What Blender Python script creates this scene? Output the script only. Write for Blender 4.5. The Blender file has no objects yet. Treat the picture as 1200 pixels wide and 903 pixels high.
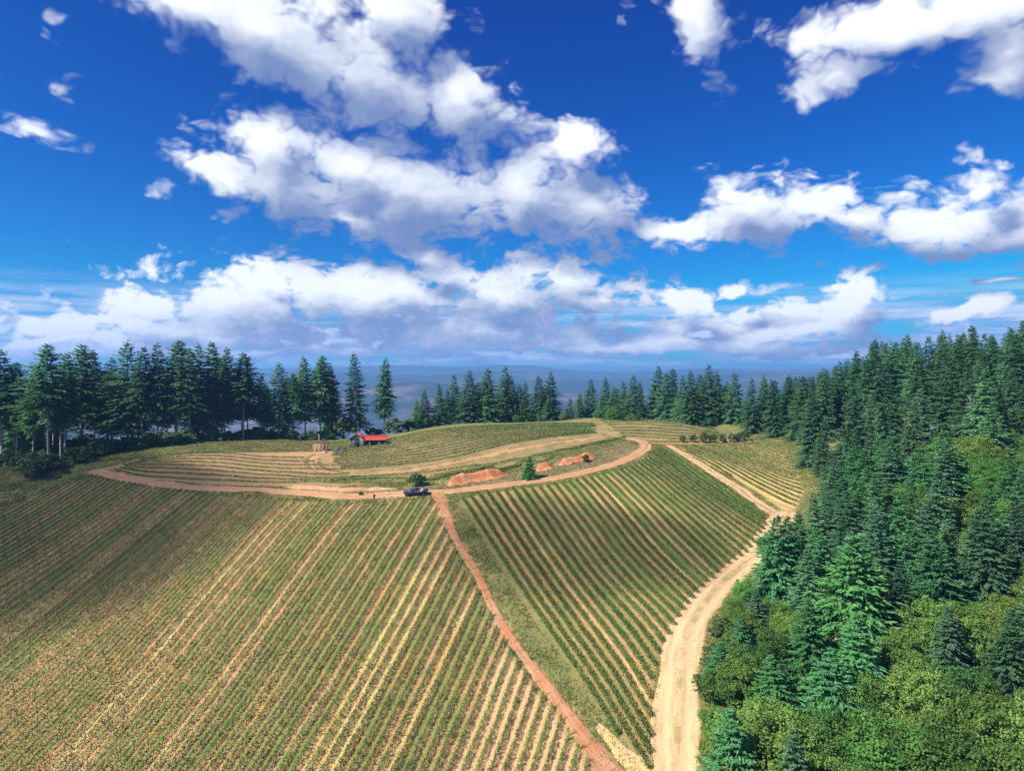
import bpy, math, random
import numpy as np
from math import radians, pi, sin, cos, atan2, sqrt
from mathutils import Vector

rng = np.random.default_rng(11)
PR = random.Random(5)
scene = bpy.context.scene
COL = scene.collection

# ------------------------------------------------------------------ camera
CAMZ, FPX, CX, HY = 50.0, 800.0, 600.0, 438.0      # photo is 1200 px wide, 24 mm lens
cam_d = bpy.data.cameras.new("camera")
cam_d.sensor_width = 36.0
cam_d.lens = 24.0
cam_d.shift_y = -13.5 / 1200.0
cam_d.clip_start = 0.5
cam_d.clip_end = 90000.0
cam = bpy.data.objects.new("camera", cam_d)
cam.location = (0, 0, CAMZ)
cam.rotation_euler = (radians(90), 0, 0)
COL.objects.link(cam)
scene.camera = cam

# ------------------------------------------------------------------ exposure
vs = scene.view_settings
vs.view_transform = 'Standard'
vs.look = 'None'
vs.exposure = 1.15
vs.gamma = 1.0
vs.use_curve_mapping = False
scene.cycles.max_bounces = 6
scene.cycles.diffuse_bounces = 3
scene.cycles.glossy_bounces = 1
scene.cycles.transmission_bounces = 3
scene.cycles.transparent_max_bounces = 8
scene.cycles.volume_bounces = 0
scene.cycles.use_denoising = True
scene.cycles.sample_clamp_indirect = 4.0

# ------------------------------------------------------------------ sun
SUN = Vector((-0.68, -0.36, 0.76)).normalized()     # towards the sun
SUN_EL = math.asin(SUN.z)
SUN_ROT = atan2(SUN.x, SUN.y)
sd = bpy.data.lights.new("sun", 'SUN')
sd.energy = 4.8
sd.angle = radians(0.53)
sd.color = (1.0, 0.93, 0.82)
so = bpy.data.objects.new("sun", sd)
so.rotation_euler = SUN.to_track_quat('Z', 'Y').to_euler()
so.location = (0, 0, 500)
COL.objects.link(so)

# ------------------------------------------------------------------ node helpers
class NT:
    def __init__(self, tree):
        self.t = tree
    def n(self, typ, **kw):
        nd = self.t.nodes.new(typ)
        for k, v in kw.items():
            setattr(nd, k, v)
        return nd
    def link(self, a, b):
        self.t.links.new(a, b)
    def setin(self, sock, v):
        if isinstance(v, bpy.types.NodeSocket):
            self.link(v, sock)
        else:
            sock.default_value = v
    def m(self, op, a, b=None, c=None, clamp=False):
        nd = self.n('ShaderNodeMath', operation=op, use_clamp=clamp)
        self.setin(nd.inputs[0], a)
        if b is not None: self.setin(nd.inputs[1], b)
        if c is not None: self.setin(nd.inputs[2], c)
        return nd.outputs[0]
    def v(self, op, a, b=None, s=None):
        nd = self.n('ShaderNodeVectorMath', operation=op)
        self.setin(nd.inputs[0], a)
        if b is not None: self.setin(nd.inputs[1], b)
        if s is not None: self.setin(nd.inputs['Scale'], s)
        return nd.outputs['Value'] if op in ('LENGTH', 'DOT_PRODUCT', 'DISTANCE') else nd.outputs[0]
    def mr(self, x, a, b, c=0.0, d=1.0, smooth=True):
        nd = self.n('ShaderNodeMapRange', interpolation_type='SMOOTHSTEP' if smooth else 'LINEAR')
        self.setin(nd.inputs['Value'], x)
        nd.inputs['From Min'].default_value = a
        nd.inputs['From Max'].default_value = b
        self.setin(nd.inputs['To Min'], c)
        self.setin(nd.inputs['To Max'], d)
        return nd.outputs[0]
    def mix(self, f, a, b, blend='MIX'):
        nd = self.n('ShaderNodeMix', data_type='RGBA', blend_type=blend)
        self.setin(nd.inputs[0], f)
        for s, v in ((nd.inputs[6], a), (nd.inputs[7], b)):
            if isinstance(v, bpy.types.NodeSocket): self.link(v, s)
            else: s.default_value = (*v[:3], 1.0)
        return nd.outputs[2]
    def noise(self, vec, scale, detail=4.0, rough=0.5, out=0, dist=0.0, dim='3D'):
        nd = self.n('ShaderNodeTexNoise', noise_dimensions=dim)
        if vec is not None: self.link(vec, nd.inputs['Vector'])
        nd.inputs['Scale'].default_value = scale
        nd.inputs['Detail'].default_value = detail
        nd.inputs['Roughness'].default_value = rough
        nd.inputs['Distortion'].default_value = dist
        return nd.outputs[out]
    def comb(self, x, y, z):
        nd = self.n('ShaderNodeCombineXYZ')
        for s, v in zip(nd.inputs, (x, y, z)): self.setin(s, v)
        return nd.outputs[0]
    def sep(self, v):
        nd = self.n('ShaderNodeSeparateXYZ')
        self.link(v, nd.inputs[0])
        return nd.outputs
    def attr(self, name):
        return self.n('ShaderNodeAttribute', attribute_name=name)

# ------------------------------------------------------------------ sky: Nishita air with cumulus
def azel(px, py):
    u = (px - CX) / FPX
    v = (HY - py) / FPX
    return math.atan(u), math.atan(v * cos(math.atan(u)))

# cloud banks: centre x, y, half width, half height, tilt in degrees
CLOUDS = [
    (215, 8, 120, 40, 10), (300, 38, 130, 52, 18), (410, 80, 165, 66, 18), (540, 118, 80, 48, 25), (470, 15, 70, 46, 15),
    (330, 205, 108, 58, 8), (312, 165, 52, 42, 0), (470, 225, 160, 66, 5), (420, 190, 90, 40, 10), (620, 225, 115, 66, 8),
    (690, 240, 66, 56, 15), (668, 180, 46, 40, 20), (410, 258, 76, 16, 5), (265, 208, 56, 20, 8),
    (875, 248, 92, 42, 0), (855, 228, 50, 30, 0), (940, 252, 100, 36, 2), (790, 266, 62, 20, -5), (1010, 262, 62, 22, 0),
    (1142, 246, 80, 48, 0), (1092, 270, 105, 32, 4), (1196, 258, 62, 46, 0), (1138, 216, 42, 26, 0),
    (1070, 26, 180, 36, 4), (1180, 66, 70, 50, 10), (985, 88, 66, 24, -5), (820, 24, 40, 62, -22),
    (52, 148, 58, 24, 22, 1), (58, 45, 42, 24, -30, 1), (82, 98, 22, 26, 20, 1), (972, 202, 56, 14, 4, 1), (1137, 182, 36, 22, 0, 1), (735, 30, 18, 34, -20, 1), (1170, 190, 30, 14, 10, 1),
    (312, 355, 180, 48, 0), (312, 312, 34, 18, 0), (440, 350, 160, 52, 0), (575, 346, 160, 62, 0), (250, 388, 280, 28, 0), (500, 302, 46, 17, 0),
    (655, 328, 70, 40, 10), (190, 356, 90, 20, -4), (80, 378, 100, 15, 0), (700, 352, 58, 28, 0),
    (1006, 345, 60, 32, 0), (985, 368, 80, 22, 0), (800, 354, 42, 26, 15), (870, 342, 50, 9, -4),
    (880, 382, 190, 20, 0), (1152, 358, 42, 18, -18), (1110, 374, 60, 10, 0), (560, 388, 300, 30, 0),
    (1170, 328, 40, 5, 0), (40, 398, 160, 9, 0), (300, 409, 320, 11, 0), (760, 404, 320, 12, 0),
]

world = bpy.data.worlds.new("World")
scene.world = world
world.use_nodes = True
world.cycles.sampling_method = 'NONE'
wt = world.node_tree
wt.nodes.clear()

def cloud_group():
    g = bpy.data.node_groups.new("cloud_cover", 'ShaderNodeTree')
    g.interface.new_socket("p", in_out='INPUT', socket_type='NodeSocketVector')
    g.interface.new_socket("density", in_out='OUTPUT', socket_type='NodeSocketFloat')
    g.interface.new_socket("bank", in_out='OUTPUT', socket_type='NodeSocketFloat')
    T = NT(g)
    gi = T.n('NodeGroupInput'); go = T.n('NodeGroupOutput')
    p = gi.outputs[0]
    x, y, _ = T.sep(p)
    # billowing edges: warp the plane before the banks are laid out
    w = T.noise(T.v('MULTIPLY', p, (1.0, 1.6, 1.0)), 7.0, 3.0, 0.6, out=1)
    w = T.v('SUBTRACT', w, (0.5, 0.5, 0.5))
    pw = T.v('ADD', p, T.v('MULTIPLY', w, (0.085, 0.06, 0.0)))
    d = 1.6
    for (cx, cy, rx, ry, rot, *thin) in CLOUDS:
        a, e = azel(cx, cy)
        ca = cos(a)
        mp = T.n('ShaderNodeMapping', vector_type='TEXTURE')
        if d == 1.6:
            T.link(pw, mp.inputs['Vector'])
        else:                      # hang each bank on the one before, so that few values are alive at a time
            ch = T.n('ShaderNodeVectorMath', operation='MULTIPLY_ADD')
            T.link(d, ch.inputs[0]); ch.inputs[1].default_value = (0, 0, 1e-6); T.link(pw, ch.inputs[2])
            T.link(ch.outputs[0], mp.inputs['Vector'])
        mp.inputs['Location'].default_value = (a, e, 0)
        mp.inputs['Rotation'].default_value = (0, 0, radians(-rot))
        mp.inputs['Scale'].default_value = (rx / FPX * ca * ca * 1.2, ry / FPX * ca * 1.22, 1)
        ln = T.v('LENGTH', mp.outputs[0])
        if thin: ln = T.m('MULTIPLY_ADD', ln, 0.55, 0.62)
        if d == 1.6:
            d = ln
        else:
            d = T.m('SMOOTH_MIN', d, ln, 0.3)
    f = T.m('SUBTRACT', 1.0, d)
    f = T.m('MAXIMUM', f, -1.6)
    # weather elsewhere round the horizon and overhead, away from the banks laid out above
    far = T.noise(T.v('MULTIPLY', p, (1.0, 1.8, 1.0)), 2.2, 3.0, 0.5)
    side = T.mr(T.m('ABSOLUTE', x), 0.72, 1.0)
    up = T.mr(y, 0.56, 0.75)
    gen = T.m('MULTIPLY', T.m('SUBTRACT', far, 0.52), 5.0)
    gen = T.m('SUBTRACT', gen, T.m('MULTIPLY', T.m('SUBTRACT', 1.0, T.m('MAXIMUM', side, up)), 5.0))
    f = T.m('MAXIMUM', f, gen)
    # cauliflower detail
    q = T.v('MULTIPLY', pw, (1.0, 1.5, 1.0))
    n1 = T.m('SUBTRACT', T.noise(q, 9.0, 8.0, 0.58), 0.5)
    n2 = T.m('SUBTRACT', T.noise(q, 30.0, 5.0, 0.6), 0.5)
    n2 = T.m('MULTIPLY', n2, T.mr(y, 0.05, 0.38, 1.9, 0.3))
    vo = T.n('ShaderNodeTexVoronoi', feature='F1', voronoi_dimensions='2D')
    T.link(q, vo.inputs['Vector'])
    vo.inputs['Scale'].default_value = 16.0
    vo.inputs['Detail'].default_value = 2.0
    vo.inputs['Roughness'].default_value = 0.55
    vo.inputs['Lacunarity'].default_value = 2.3
    bil = T.m('MULTIPLY', T.m('SUBTRACT', 0.84, vo.outputs['Distance']), 0.58)
    D = T.m('ADD', T.m('ADD', f, bil), T.m('ADD', T.m('MULTIPLY', n1, 1.1), T.m('MULTIPLY', n2, 1.2)))
    T.link(D, go.inputs[0])
    T.link(f, go.inputs[1])
    return g

W = NT(wt)
out = W.n('ShaderNodeOutputWorld')
bg = W.n('ShaderNodeBackground')
tc = W.n('ShaderNodeTexCoord')
dx, dy, dz = W.sep(tc.outputs['Generated'])
az = W.m('ARCTAN2', dx, dy)
el = W.m('ARCSINE', dz)
P = W.comb(az, el, 0.0)
G = cloud_group()
def cg(p):
    nd = W.n('ShaderNodeGroup'); nd.node_tree = G
    W.link(p, nd.inputs[0])
    return nd.outputs
c0 = cg(P)
c1 = cg(W.v('ADD', P, (-0.030, 0.048, 0.0)))
D0, F0 = c0[0], c0[1]
sky = W.n('ShaderNodeTexSky', sky_type='NISHITA')
sky.sun_disc = False
sky.sun_elevation = SUN_EL
sky.sun_rotation = SUN_ROT
sky.altitude = 400
sky.air_density = 1.0
sky.dust_density = 0.4
sky.ozone_density = 2.5
# deepen the blue
sc_ = W.v('SCALE', sky.outputs[0], s=0.1)
sr, sg, sb = W.sep(W.v('MINIMUM', sc_, (0.62, 0.62, 0.70)))
blue = W.comb(W.m('MULTIPLY', W.m('POWER', sr, 1.6), 0.5), W.m('MULTIPLY', W.m('POWER', sg, 1.75), 5.9), W.m('MULTIPLY', W.m('POWER', sb, 1.15), 6.6))
# streaky layered cloud close to the horizon
sv = W.comb(W.m('MULTIPLY', az, 5.0), W.m('MULTIPLY', el, 60.0), 0.0)
st = W.noise(sv, 1.0, 6.0, 0.6)
band = W.m('MULTIPLY', W.mr(el, 0.004, 0.02), W.mr(el, 0.135, 0.06))
streak = W.m('MULTIPLY', W.mr(st, 0.30, 0.55), band)
lit = W.m('SUBTRACT', D0, c1[0])
lit = W.m('MULTIPLY_ADD', lit, 0.26, 0.41)
lit = W.m('MULTIPLY_ADD', W.m('SUBTRACT', F0, c1[1]), 0.75, lit)
# thick cores are grey beneath
core = W.mr(F0, 0.0, 0.9, 0.0, 0.16)
lit = W.m('SUBTRACT', lit, core)
lit = W.mr(lit, 0.0, 1.0)
ccol = W.mix(lit, (1.0, 1.42, 2.7), (5.2, 5.4, 5.7))
alpha = W.mr(D0, 0.12, 0.66)
alpha = W.m('MULTIPLY', alpha, 0.97)
lowf = W.mr(el, 0.0, 0.12)
ccol = W.mix(W.m('MULTIPLY_ADD', lowf, -0.35, 0.35), ccol, (1.5, 2.1, 4.0))
col = W.mix(W.m('MULTIPLY', streak, 0.88), blue, W.mix(W.mr(st, 0.35, 0.7), (1.1, 1.8, 4.1), (4.0, 4.35, 5.4)))
col = W.mix(alpha, col, ccol)
W.link(col, bg.inputs[0])
bg.inputs[1].default_value = 0.094
W.link(bg.outputs[0], out.inputs[0])

# ------------------------------------------------------------------ object helpers
def tag(o, label=None, cat=None, group=None, kind=None):
    if label: o['label'] = label
    if cat: o['category'] = cat
    if group: o['group'] = group
    if kind: o['kind'] = kind
    return o

def mesh_np(name, V, quads=None, tris=None, mat=None, smooth=False, fattr=None):
    V = np.asarray(V, dtype=np.float32).reshape(-1, 3)
    me = bpy.data.meshes.new(name)
    idx, starts, tot = [], [], 0
    n = 0
    if quads is not None and len(quads):
        q = np.asarray(quads, dtype=np.int32).reshape(-1, 4)
        idx.append(q.ravel()); starts.append(np.arange(len(q)) * 4); tot = len(q) * 4; n += len(q)
    if tris is not None and len(tris):
        t = np.asarray(tris, dtype=np.int32).reshape(-1, 3)
        idx.append(t.ravel()); starts.append(tot + np.arange(len(t)) * 3); n += len(t)
    idx = np.concatenate(idx).astype(np.int32); starts = np.concatenate(starts).astype(np.int32)
    me.vertices.add(len(V)); me.vertices.foreach_set('co', V.ravel())
    me.loops.add(len(idx)); me.loops.foreach_set('vertex_index', idx)
    me.polygons.add(n); me.polygons.foreach_set('loop_start', starts)
    if fattr:
        for k, arr in fattr.items():
            at = me.attributes.new(k, 'FLOAT', 'POINT')
            at.data.foreach_set('value', np.asarray(arr, dtype=np.float32).ravel())
    me.update(calc_edges=True)
    if smooth:
        me.polygons.foreach_set('use_smooth', np.ones(n, dtype=bool))
    if mat: me.materials.append(mat)
    return me

def link(name, me, parent=None, loc=None):
    o = bpy.data.objects.new(name, me)
    COL.objects.link(o)
    if parent is not None: o.parent = parent
    if loc is not None: o.location = loc
    return o

class MB:
    """collects boxes, prisms and tubes for one mesh"""
    def __init__(s): s.V = []; s.Q = []; s.T = []; s.n = 0
    def add(s, V, Q=(), T=()):
        V = np.asarray(V, float).reshape(-1, 3)
        s.V.append(V)
        s.Q += [[i + s.n for i in q] for q in Q]
        s.T += [[i + s.n for i in t] for t in T]
        s.n += len(V)
    def box(s, x0, x1, y0, y1, z0, z1):
        s.add([(x0,y0,z0),(x1,y0,z0),(x1,y1,z0),(x0,y1,z0),(x0,y0,z1),(x1,y0,z1),(x1,y1,z1),(x0,y1,z1)],
              [(0,3,2,1),(4,5,6,7),(0,1,5,4),(1,2,6,5),(2,3,7,6),(3,0,4,7)])
    def prism(s, prof, y0, y1):
        """outline in x,z extruded along y"""
        k = len(prof)
        V = [(x, y0, z) for x, z in prof] + [(x, y1, z) for x, z in prof]
        Q = [(i, (i + 1) % k, k + (i + 1) % k, k + i) for i in range(k)]
        T = [(0, i + 1, i) for i in range(1, k - 1)] + [(k, k + i, k + i + 1) for i in range(1, k - 1)]
        s.add(V, Q, T)
    def tube(s, pts, rad, k=6):
        pts = np.asarray(pts, float); rad = np.broadcast_to(rad, (len(pts),))
        V = []
        for i, p in enumerate(pts):
            d = pts[min(i + 1, len(pts) - 1)] - pts[max(i - 1, 0)]
            d = d / (np.linalg.norm(d) + 1e-9)
            a = np.cross(d, (0.31, 0.9, 0.2)); a /= np.linalg.norm(a) + 1e-9
            b = np.cross(d, a)
            for j in range(k):
                t = 2 * pi * j / k
                V.append(p + rad[i] * (a * cos(t) + b * sin(t)))
        Q = [(i*k + j, i*k + (j+1) % k, (i+1)*k + (j+1) % k, (i+1)*k + j) for i in range(len(pts)-1) for j in range(k)]
        n = len(pts)
        T = [(0, j, j + 1) for j in range(1, k - 1)] + [((n-1)*k, (n-1)*k + j + 1, (n-1)*k + j) for j in range(1, k-1)]
        s.add(V, Q, T)
    def mesh(s, name, mat, smooth=False):
        return mesh_np(name, np.concatenate(s.V), s.Q, s.T, mat, smooth)

def empty(name, loc=(0, 0, 0), rz=0.0):
    o = bpy.data.objects.new(name, None)
    o.empty_display_size = 0.5
    o.location = loc
    o.rotation_euler = (0, 0, rz)
    COL.objects.link(o)
    return o

ONES = ['first','second','third','fourth','fifth','sixth','seventh','eighth','ninth','tenth','eleventh','twelfth','thirteenth',
        'fourteenth','fifteenth','sixteenth','seventeenth','eighteenth','nineteenth']
TENS = {2:'twent',3:'thirt',4:'fort',5:'fift',6:'sixt',7:'sevent',8:'eight',9:'ninet'}
def ordinal(n):
    if n < 20: return ONES[n - 1]
    if n >= 100: return 'hundred-and-' + ordinal(n - 100) if n > 100 else 'hundredth'
    t, o = divmod(n, 10)
    return TENS[t] + 'ieth' if o == 0 else TENS[t] + 'y-' + ONES[o - 1]

# ------------------------------------------------------------------ terrain
IMG_PTS = [  # photo x, photo y, distance
    (600,903,84),(300,903,84),(0,903,87),(780,903,84),(600,740,110),(300,740,111),(0,740,114),(600,650,132),(300,650,133),(0,640,146),
    (600,600,149),(450,586,156),(300,590,156),(150,600,158),(487,578,158),(400,581,158),(300,575,163),(200,567,172),(112,553,184),(0,590,168),(50,572,176),
    (0,552,186),(600,566,166),(650,560,171),(700,548,181),(755,524,203),(560,545,186),(400,556,184),(300,560,178),(200,555,180),
    (365,545,194),(400,530,214),(425,517,236),(300,533,208),(240,531,206),(160,541,192),(330,516,236),(200,522,216),(100,535,204),
    (509,543,190),(584,525,204),(640,515,216),(715,510,226),(510,506,234),(560,498,250),(640,494,258),(700,490,262),(760,491,258),(800,496,252),(860,510,240),
    (800,520,214),(880,518,220),(850,545,190),(930,550,192),(840,600,152),(925,592,162),(850,675,124),(800,745,104),(790,800,96),(740,640,136),(740,560,172),
]
XYZ_PTS = [
    (0,40,-8),(0,0,-14),(0,-70,-26),(150,-30,-10),(-150,-30,-16),(-150,60,-4),(-110,100,5),(-140,140,12),(-150,200,22),(-200,230,20),(-200,150,6),(-250,100,-10),
    (-120,240,25),(-60,270,24),(0,300,20),(0,350,2),(-120,320,4),(80,320,18),(-250,250,0),(-200,340,-30),(0,420,-40),(160,420,10),(150,340,34),
    (55,72,2),(60,100,10),(85,85,10),(90,120,16),(120,100,16),(70,140,18),(110,140,24),(95,180,26),(150,140,30),(150,180,38),(150,230,44),(200,200,52),
    (200,120,30),(260,200,56),(95,240,31),(75,225,28.5),(130,290,38),(100,290,31),(200,300,50),(180,60,14),(120,40,0),(280,60,18),(300,300,50),(45,262,31),(70,280,29),(-20,285,28),
]
tp = [((px - CX) / FPX * Y, Y, CAMZ - (py - HY) / FPX * Y) for px, py, Y in IMG_PTS] + XYZ_PTS
tp = np.array(tp, float)
def tps_fit(p, lam):
    n = len(p)
    xy = p[:, :2] / 100.0
    r2 = ((xy[:, None] - xy[None]) ** 2).sum(-1)
    K = np.where(r2 > 0, r2 * np.log(np.maximum(r2, 1e-12)) * 0.5, 0) + lam * np.eye(n)
    Pm = np.c_[np.ones(n), xy]
    A = np.block([[K, Pm], [Pm.T, np.zeros((3, 3))]])
    s = np.linalg.solve(A, np.r_[p[:, 2], 0, 0, 0])
    return xy, s[:n], s[n:]
TPS = tps_fit(tp, 0.0012)
def tps_eval(x, y):
    xy, w, a = TPS
    sh = x.shape
    q = np.c_[x.ravel(), y.ravel()] / 100.0
    res = np.empty(len(q))
    for i in range(0, len(q), 40000):
        b = q[i:i + 40000]
        r2 = ((b[:, None] - xy[None]) ** 2).sum(-1)
        K = np.where(r2 > 0, r2 * np.log(np.maximum(r2, 1e-12)) * 0.5, 0)
        res[i:i + 40000] = K @ w + a[0] + b @ a[1:]
    return res.reshape(sh)

def vnoise(x, y, s, seed=0):
    """smooth value noise"""
    x = np.asarray(x) / s; y = np.asarray(y) / s
    xi = np.floor(x).astype(np.int64); yi = np.floor(y).astype(np.int64)
    fx = x - xi; fy = y - yi
    fx = fx * fx * (3 - 2 * fx); fy = fy * fy * (3 - 2 * fy)
    def h(a, b):
        v = (a * 374761393 + b * 668265263 + seed * 974634777) & 0x7fffffff
        v = (v ^ (v >> 13)) * 1274126177 & 0x7fffffff
        return ((v ^ (v >> 16)) & 0xffff) / 65535.0
    return (h(xi, yi) * (1 - fx) + h(xi + 1, yi) * fx) * (1 - fy) + (h(xi, yi + 1) * (1 - fx) + h(xi + 1, yi + 1) * fx) * fy
def fbm(x, y, s, o=4, seed=0):
    t = 0; a = 0.5
    for i in range(o):
        t = t + a * vnoise(x, y, s / 2 ** i, seed + i); a *= 0.5
    return t / (1 - 0.5 ** o)

def grow(a, b, step0, lim):
    v = [a]; s = step0
    while abs(v[-1]) < lim:
        s *= 1.22
        v.append(v[-1] + math.copysign(s, b))
    return v[1:]
DS = 0.75
xs = list(np.arange(-140, 125, DS)); ys = list(np.arange(58, 275, DS))
gx = np.array(grow(xs[0], -1, DS, 26000)[::-1] + xs + grow(xs[-1], 1, DS, 26000))
gy = np.array(grow(ys[0], -1, DS, 26000)[::-1] + ys + grow(ys[-1], 1, DS, 26000))
GX, GY = np.meshgrid(gx, gy)
near = (np.abs(GX) < 520) & (np.abs(GY - 150) < 520)
GZ = np.zeros_like(GX)
GZ[near] = tps_eval(GX[near], GY[near])
rad = np.hypot(GX, GY - 150)
wt_ = np.clip((470 - rad) / 240, 0, 1); wt_ = wt_ * wt_ * (3 - 2 * wt_)
valley = -300 + 70 * (fbm(GX, GY, 2600, 4, 3) - 0.5) * np.clip(rad / 1500, 0, 1)
GZ = GZ * wt_ + valley * (1 - wt_)
GZ += wt_ * (0.5 * (fbm(GX, GY, 9, 3, 9) - 0.5) + 0.07 * (fbm(GX, GY, 1.9, 2, 4) - 0.5))

SCARPS = []
def H(x, y):
    x = np.asarray(x, float); y = np.asarray(y, float)
    i = np.clip(np.searchsorted(gx, x) - 1, 0, len(gx) - 2); j = np.clip(np.searchsorted(gy, y) - 1, 0, len(gy) - 2)
    fx = (x - gx[i]) / (gx[i + 1] - gx[i]); fy = (y - gy[j]) / (gy[j + 1] - gy[j])
    return (GZ[j, i] * (1 - fx) + GZ[j, i + 1] * fx) * (1 - fy) + (GZ[j + 1, i] * (1 - fx) + GZ[j + 1, i + 1] * fx) * fy

def on_ground(px, py, ymin=40.0, ymax=330.0):
    """the point of the terrain seen at a pixel of the photograph (layout aid)"""
    Y = np.arange(ymin, ymax, 0.5)
    X = (px - CX) / FPX * Y
    d = CAMZ - (py - HY) / FPX * Y - H(X, Y)
    k = np.where(d <= 0)[0]
    if len(k) == 0:                       # skims over the crest: take where it comes closest
        k = int(np.argmin(np.where(Y > 120, d, 1e9)))
        return np.array([X[k], Y[k]]) if d[k] < 6 else None
    k = max(1, k[0])
    t = d[k - 1] / (d[k - 1] - d[k] + 1e-12)
    y = Y[k - 1] + t * 0.5
    return np.array([(px - CX) / FPX * y, y])

def curve(pts, step=0.8):
    P = [on_ground(*p) for p in pts]
    P = [p for p in P if p is not None]
    return smooth_line(np.array(P), step)
def smooth_line(P, step):
    P = np.asarray(P, float)
    Q = [P[0]]
    n = len(P)
    for i in range(n - 1):
        p0, p1, p2, p3 = P[max(i-1,0)], P[i], P[i+1], P[min(i+2,n-1)]
        for t in np.linspace(0, 1, 9)[1:]:
            Q.append(0.5*((2*p1)+(-p0+p2)*t+(2*p0-5*p1+4*p2-p3)*t*t+(-p0+3*p1-3*p2+p3)*t**3))
    Q = np.array(Q)
    s = np.r_[0, np.cumsum(np.linalg.norm(np.diff(Q, axis=0), axis=1))]
    u = np.arange(0, s[-1], step)
    return np.c_[np.interp(u, s, Q[:, 0]), np.interp(u, s, Q[:, 1])]

def poly(pts):
    P = []
    for p in pts:
        q = on_ground(*p) if len(p) == 2 else np.array(p[:2], float)
        if q is not None: P.append(q)
    return np.array(P)
def inside(P, x, y):
    x = np.asarray(x); y = np.asarray(y)
    r = np.zeros(x.shape, bool)
    n = len(P)
    for i in range(n):
        x1, y1 = P[i]; x2, y2 = P[(i + 1) % n]
        c = ((y1 > y) != (y2 > y))
        with np.errstate(divide='ignore', invalid='ignore'):
            xi = (x2 - x1) * (y - y1) / (y2 - y1) + x1
        r ^= c & (x < xi)
    return r

# cut banks: the hill steps up behind the road
BANKS = [([(528,571),(545,567),(565,564),(582,561),(600,558)], 2.1, "bright orange cut bank above the dirt road, left of the bushy young fir"),
         ([(632,553),(641,551),(652,548)], 1.3, "small orange cut bank just right of the bushy young fir"),
         ([(660,547),(672,544),(684,541),(702,536.5)], 1.3, "orange cut bank broken by pale streaks, under the small shrub"),
         ([(330,573),(365,575),(400,577.5),(430,577.5),(466,575)], 0.6, "pinkish cut bank above the road, left of the pickup")]
BANK_LINES = [curve(b[0], 0.4) for b in BANKS]
nearb = (np.abs(GX) < 80) & (GY > 130) & (GY < 240)
for L, (_, hb, _l) in zip(BANK_LINES, BANKS):
    X_, Y_ = GX[nearb], GY[nearb]
    best = np.full(X_.shape, 1e9); sd_ = np.zeros(X_.shape); tt_ = np.zeros(X_.shape)
    tan_ = np.gradient(L, axis=0); tan_ /= np.linalg.norm(tan_, axis=1)[:, None]
    for i in range(0, len(L), 2):
        dx_, dy_ = X_ - L[i, 0], Y_ - L[i, 1]
        dd_ = dx_ ** 2 + dy_ ** 2
        k = dd_ < best
        best[k] = dd_[k]; tt_[k] = i / (len(L) - 1)
        sd_[k] = (-dx_ * tan_[i, 1] + dy_ * tan_[i, 0])[k]
    lat = np.sqrt(np.maximum(best - sd_ ** 2, 0))
    up = np.clip((sd_ - 0.2) / 2.0, 0, 1); up = up * up * (3 - 2 * up)
    fade = np.clip(1 - (sd_ - 2.2) / 16, 0, 1); fade = fade * fade * (3 - 2 * fade)
    ends = np.clip(np.minimum(tt_, 1 - tt_) / 0.15, 0, 1) * np.clip(1 - lat / 2, 0, 1)
    rough = 0.75 + 0.5 * fbm(X_, Y_, 3.0, 3, 77)
    GZ[nearb] += hb * up * fade * ends * rough

# fields of vines (three-number entries are world points outside the frame)
POLY_A = poly([(2,594),(60,573),(112,558),(150,567),(200,574),(260,580),(330,586),(400,590),(450,589),(506,585),(517,605),(530,637),(546,668),(562,700),
               (580,727),(594,756),(607,776),(625,801),(646,826),(666,857),(684,882),(700,903),(18,70,0),(-130,70,0),(-135,170,0)])
POLY_B = poly([(537,587),(573,641),(608,701),(651,761),(698,827),(748,896),(756,915),(764,903),(764,860),(766,800),(772,775),(783,750),(800,720),(820,695),(845,671),
               (875,650),(900,615),(893,600),(870,583),(830,558),(800,540),(772,526),(762,533),(750,542),(725,551),(690,560),(650,568),(600,574),(560,579)])
POLY_C = poly([(795,523),(820,521),(870,519),(905,522),(930,545),(942,575),(932,597),(918,598),(897,584),(862,561),(832,545),(808,532)])

def fit_rows(lines, Y0, deg):
    A, M = [], []
    for (a, b, c, d) in lines:
        p, q = on_ground(a, b), on_ground(c, d)
        if p is None or q is None: continue
        m = (q[0] - p[0]) / (q[1] - p[1])
        A.append(p[0] + m * (Y0 - p[1])); M.append(m)
    return np.polyfit(A, M, deg), min(A), max(A), A, M
LA = [(505,903,587,724),(400,862,524,637),(89,903,322,666),(222,903,358,687),(0,698,107,623),(0,600,99,552),(0,660,113,562),(67,679,177,573),(0,774,106,700),
      (45,903,220,729),(121,903,220,790),(220,898,375,700),(339,903,458,702),(502,902,576,718),(461,896,553,700),(664,902,675,869),(583,902,612,808),(603,902,628,808)]
LB = [(584,600,760,840),(745,640,804,700),(690,652,732,700),(572,640,610,700),(675,560,800,691),(728,560,800,626),(590,643,636,720),(607,700,697,826),(680,736,764,858),(680,675,764,803),(753,640,811,704),(765,535,883,620)]
LC = [(800,522,923,582),(853,527,927,555)]
YA, YB, YC = 120.0, 130.0, 195.0
FA = fit_rows(LA, YA, 2); FB = fit_rows(LB, YB, 2); FC = fit_rows(LC, YC, 1)
def slope_of(F, a):
    a = np.clip(a, F[1] - 6, F[2] + 6)
    return np.polyval(F[0], a)
def row_a(F, Y0, x, y):
    a = np.array(x, float)
    for _ in range(14):
        a = 0.5 * a + 0.5 * (x - slope_of(F, a) * (y - Y0))
    return a
SPA, SPB, SPC = 1.98, 1.92, 2.15
print('rowsA', [(round(a,1), round(m,3)) for a, m in zip(FA[3], FA[4])])
print('rowsB', [(round(a,1), round(m,3)) for a, m in zip(FB[3], FB[4])])
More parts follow.
